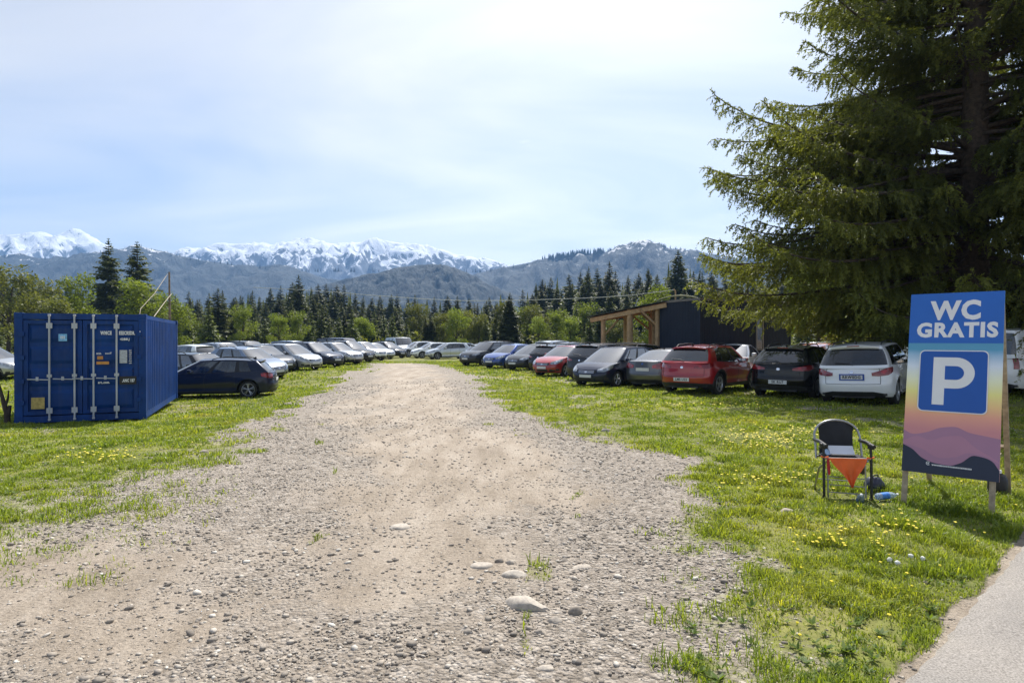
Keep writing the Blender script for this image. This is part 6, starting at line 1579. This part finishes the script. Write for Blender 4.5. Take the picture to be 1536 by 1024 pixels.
# second row behind it
car('sedan', 'palesilver', 1102, 27.0, 212, 'silver car behind the red one facing the track', 'c', 'near', sc_=(1, 1, 1.1))
car('estate_car', 'black', 968, 28.2, 80, 'long black estate behind the grey saloon', 'c', 'mid', sc_=(1, 1, 1.08))
car('crossover', 'darkgrey', 1046, 30.2, RH, 'dark car with roof box rails below the cabin wall', 'c', 'mid')
car('crossover', 'grey', 1232, 31.5, RH, 'grey car with open roof rails beyond the black crossover', 'c', 'mid')
for i, (k, c, px, Y, hd, lb) in enumerate((('estate_car', 'silver', 742, 47, 60, 'silver estate roof at the start of the second row'), ('hatchback', 'bluegrey', 775, 46, RH, 'blue grey hatchback roof behind the dark grey compact'),
    ('estate_car', 'palesilver', 805, 44, LH, 'pale silver roof above the bright red hatchback bonnet'), ('suv', 'silver', 838, 45, RH, 'silver SUV roof above the red hatchback roof'), ('crossover', 'darkgrey', 862, 42, RH, 'dark grey roof with rails above the red hatchback tail'),
    ('hatchback', 'white', 892, 42, LH, 'white roof just before the first shelter post'), ('sedan', 'bluegrey', 925, 45, 80, 'blue grey roof seen between the shelter posts'), ('estate_car', 'white', 1310, 44, 70, 'white car glimpsed under the spruce branches above the white SUV'), ('van', 'white', 1366, 40, 60, 'white van glimpsed under the spruce beside the sign'))):
    car(k, c, px, Y, hd, lb, 'c', 'far', cat='van' if k == 'van' else 'car')
# far cross row
car('hatchback', 'palesilver', 672, 56., 245, 'pale silver car in the cross row beside the dark SUV', 'c', 'mid'); car('sedan', 'bluegrey', 694, 62, 245, 'blue grey saloon half hidden at the end of the cross row', 'c', 'far')
car('hatchback', 'white', 648, 59., 243, 'white car in the middle of the cross row', 'c', 'mid'); car('crossover', 'white', 627, 63., 240, 'white car next to the boxy van in the cross row', 'c', 'mid')
car('van', 'palesilver', 600, 69., 150, 'boxy silver van at the head of the parking field', 'c', 'mid', cat='van', sc_=(1, 1.1, 1.05))
# row on the container side, nearest first
car('estate_car', 'navy', 319, 23.3, 257, 'dark navy estate car with orange tail lamp beside the container', 'c')
car('crossover', 'black', 298, 26.4, 112, 'black car half hidden behind the navy estate and container', 'c', 'mid')
car('estate_car', 'bluegrey', 420, 30.4, FH, 'dark blue grey estate with pale bonnet right behind the navy estate', 'f', 'near', sc_=(1, 1, 1.05))
car('hatchback', 'darkgrey', 433, 33.6, FH, 'dark hatchback squeezed between the estate and a silver car', 'f', 'mid')
car('minivan', 'silver', 474, 35.2, FH, 'silver car with large front wheel on the container side', 'f', 'near', sc_=(1, 1, .96))
car('suv', 'navy', 507, 39., FH, 'dark navy SUV with silver alloy wheels on the container side', 'f', 'mid', sc_=(1, 1, .96))
car('crossover', 'silver', 538, 43., FH, 'silver SUV following the navy one', 'f', 'mid')
car('suv', 'black', 556, 47.2, FH, 'large black SUV after the silver one', 'f', 'mid')
car('crossover', 'white', 575, 51.5, FH, 'white SUV in the far half of the container side row', 'f', 'mid')
car('hatchback', 'silver', 588, 55.5, FH, 'silver hatchback beyond the white SUV', 'f', 'mid'); car('crossover', 'black', 604, 58.5, FH+6, 'last dark car of the container side row by the boxy van', 'f', 'mid')
# second row on that side
for k, c, px, Y, hd, lb in (('hatchback', 'white', 282, 38, -62, 'white hatchback with red tail lamp just past the container roofline'), ('crossover', 'silver', 335, 41, FH, 'silver roof behind the dark blue grey estate'), ('suv', 'darkgrey', 372, 44, FH, 'dark grey SUV roof in the rear row'),
    ('estate_car', 'white', 408, 47, FH, 'white estate roof in the rear row'), ('suv', 'bluegrey', 440, 51, FH, 'blue grey SUV roof in the rear row'), ('crossover', 'white', 470, 55, FH, 'white SUV roof in the rear row'), ('van', 'navy', 512, 58, FH, 'navy van roof rising over the rear row')):
    car(k, c, px, Y, hd, lb, 'c', 'far', cat='van' if k == 'van' else 'car')
car('crossover', 'silver', -22, 31, 95, 'silver car whose nose shows left of the container', 'c', 'mid')
def plates():
    def put_text(o, txt, ink, blue=False):
        for ch in o.children:
            if ch.name.startswith('number_plate'):
                me = ch.data; c = sum((v.co for v in me.vertices), Vector())/len(me.vertices)
                if c.x < 0:
                    xs = min(v.co.x for v in me.vertices); zs = [v.co.z for v in me.vertices]; zc = (min(zs)+max(zs))/2
                    A_ = Matrix(((0, 0, -1, xs-.004), (-1, 0, 0, 0), (0, 1, 0, zc), (0, 0, 0, 1)))
                    text_obj('plate_characters', txt, .11, ink, ch, A_, .001, .003, .88)
                    if blue:
                        q = MB(); q.box((xs+.013, 0, zc), (.02, .60, max(zs)-min(zs)+.06)); q.build('plate_surround', [M_PLBLUE], ch)
    put_text(w1, 'RRW0DG', M_INK, True); put_text(w2, 'SK RU7', M_INK); put_text(w3, 'LMS U23', M_INK)
plates()
for o in list(BUILT.values()):
    def rm(o):
        for c in list(o.children): rm(c)
        bpy.data.objects.remove(o)
    rm(o)
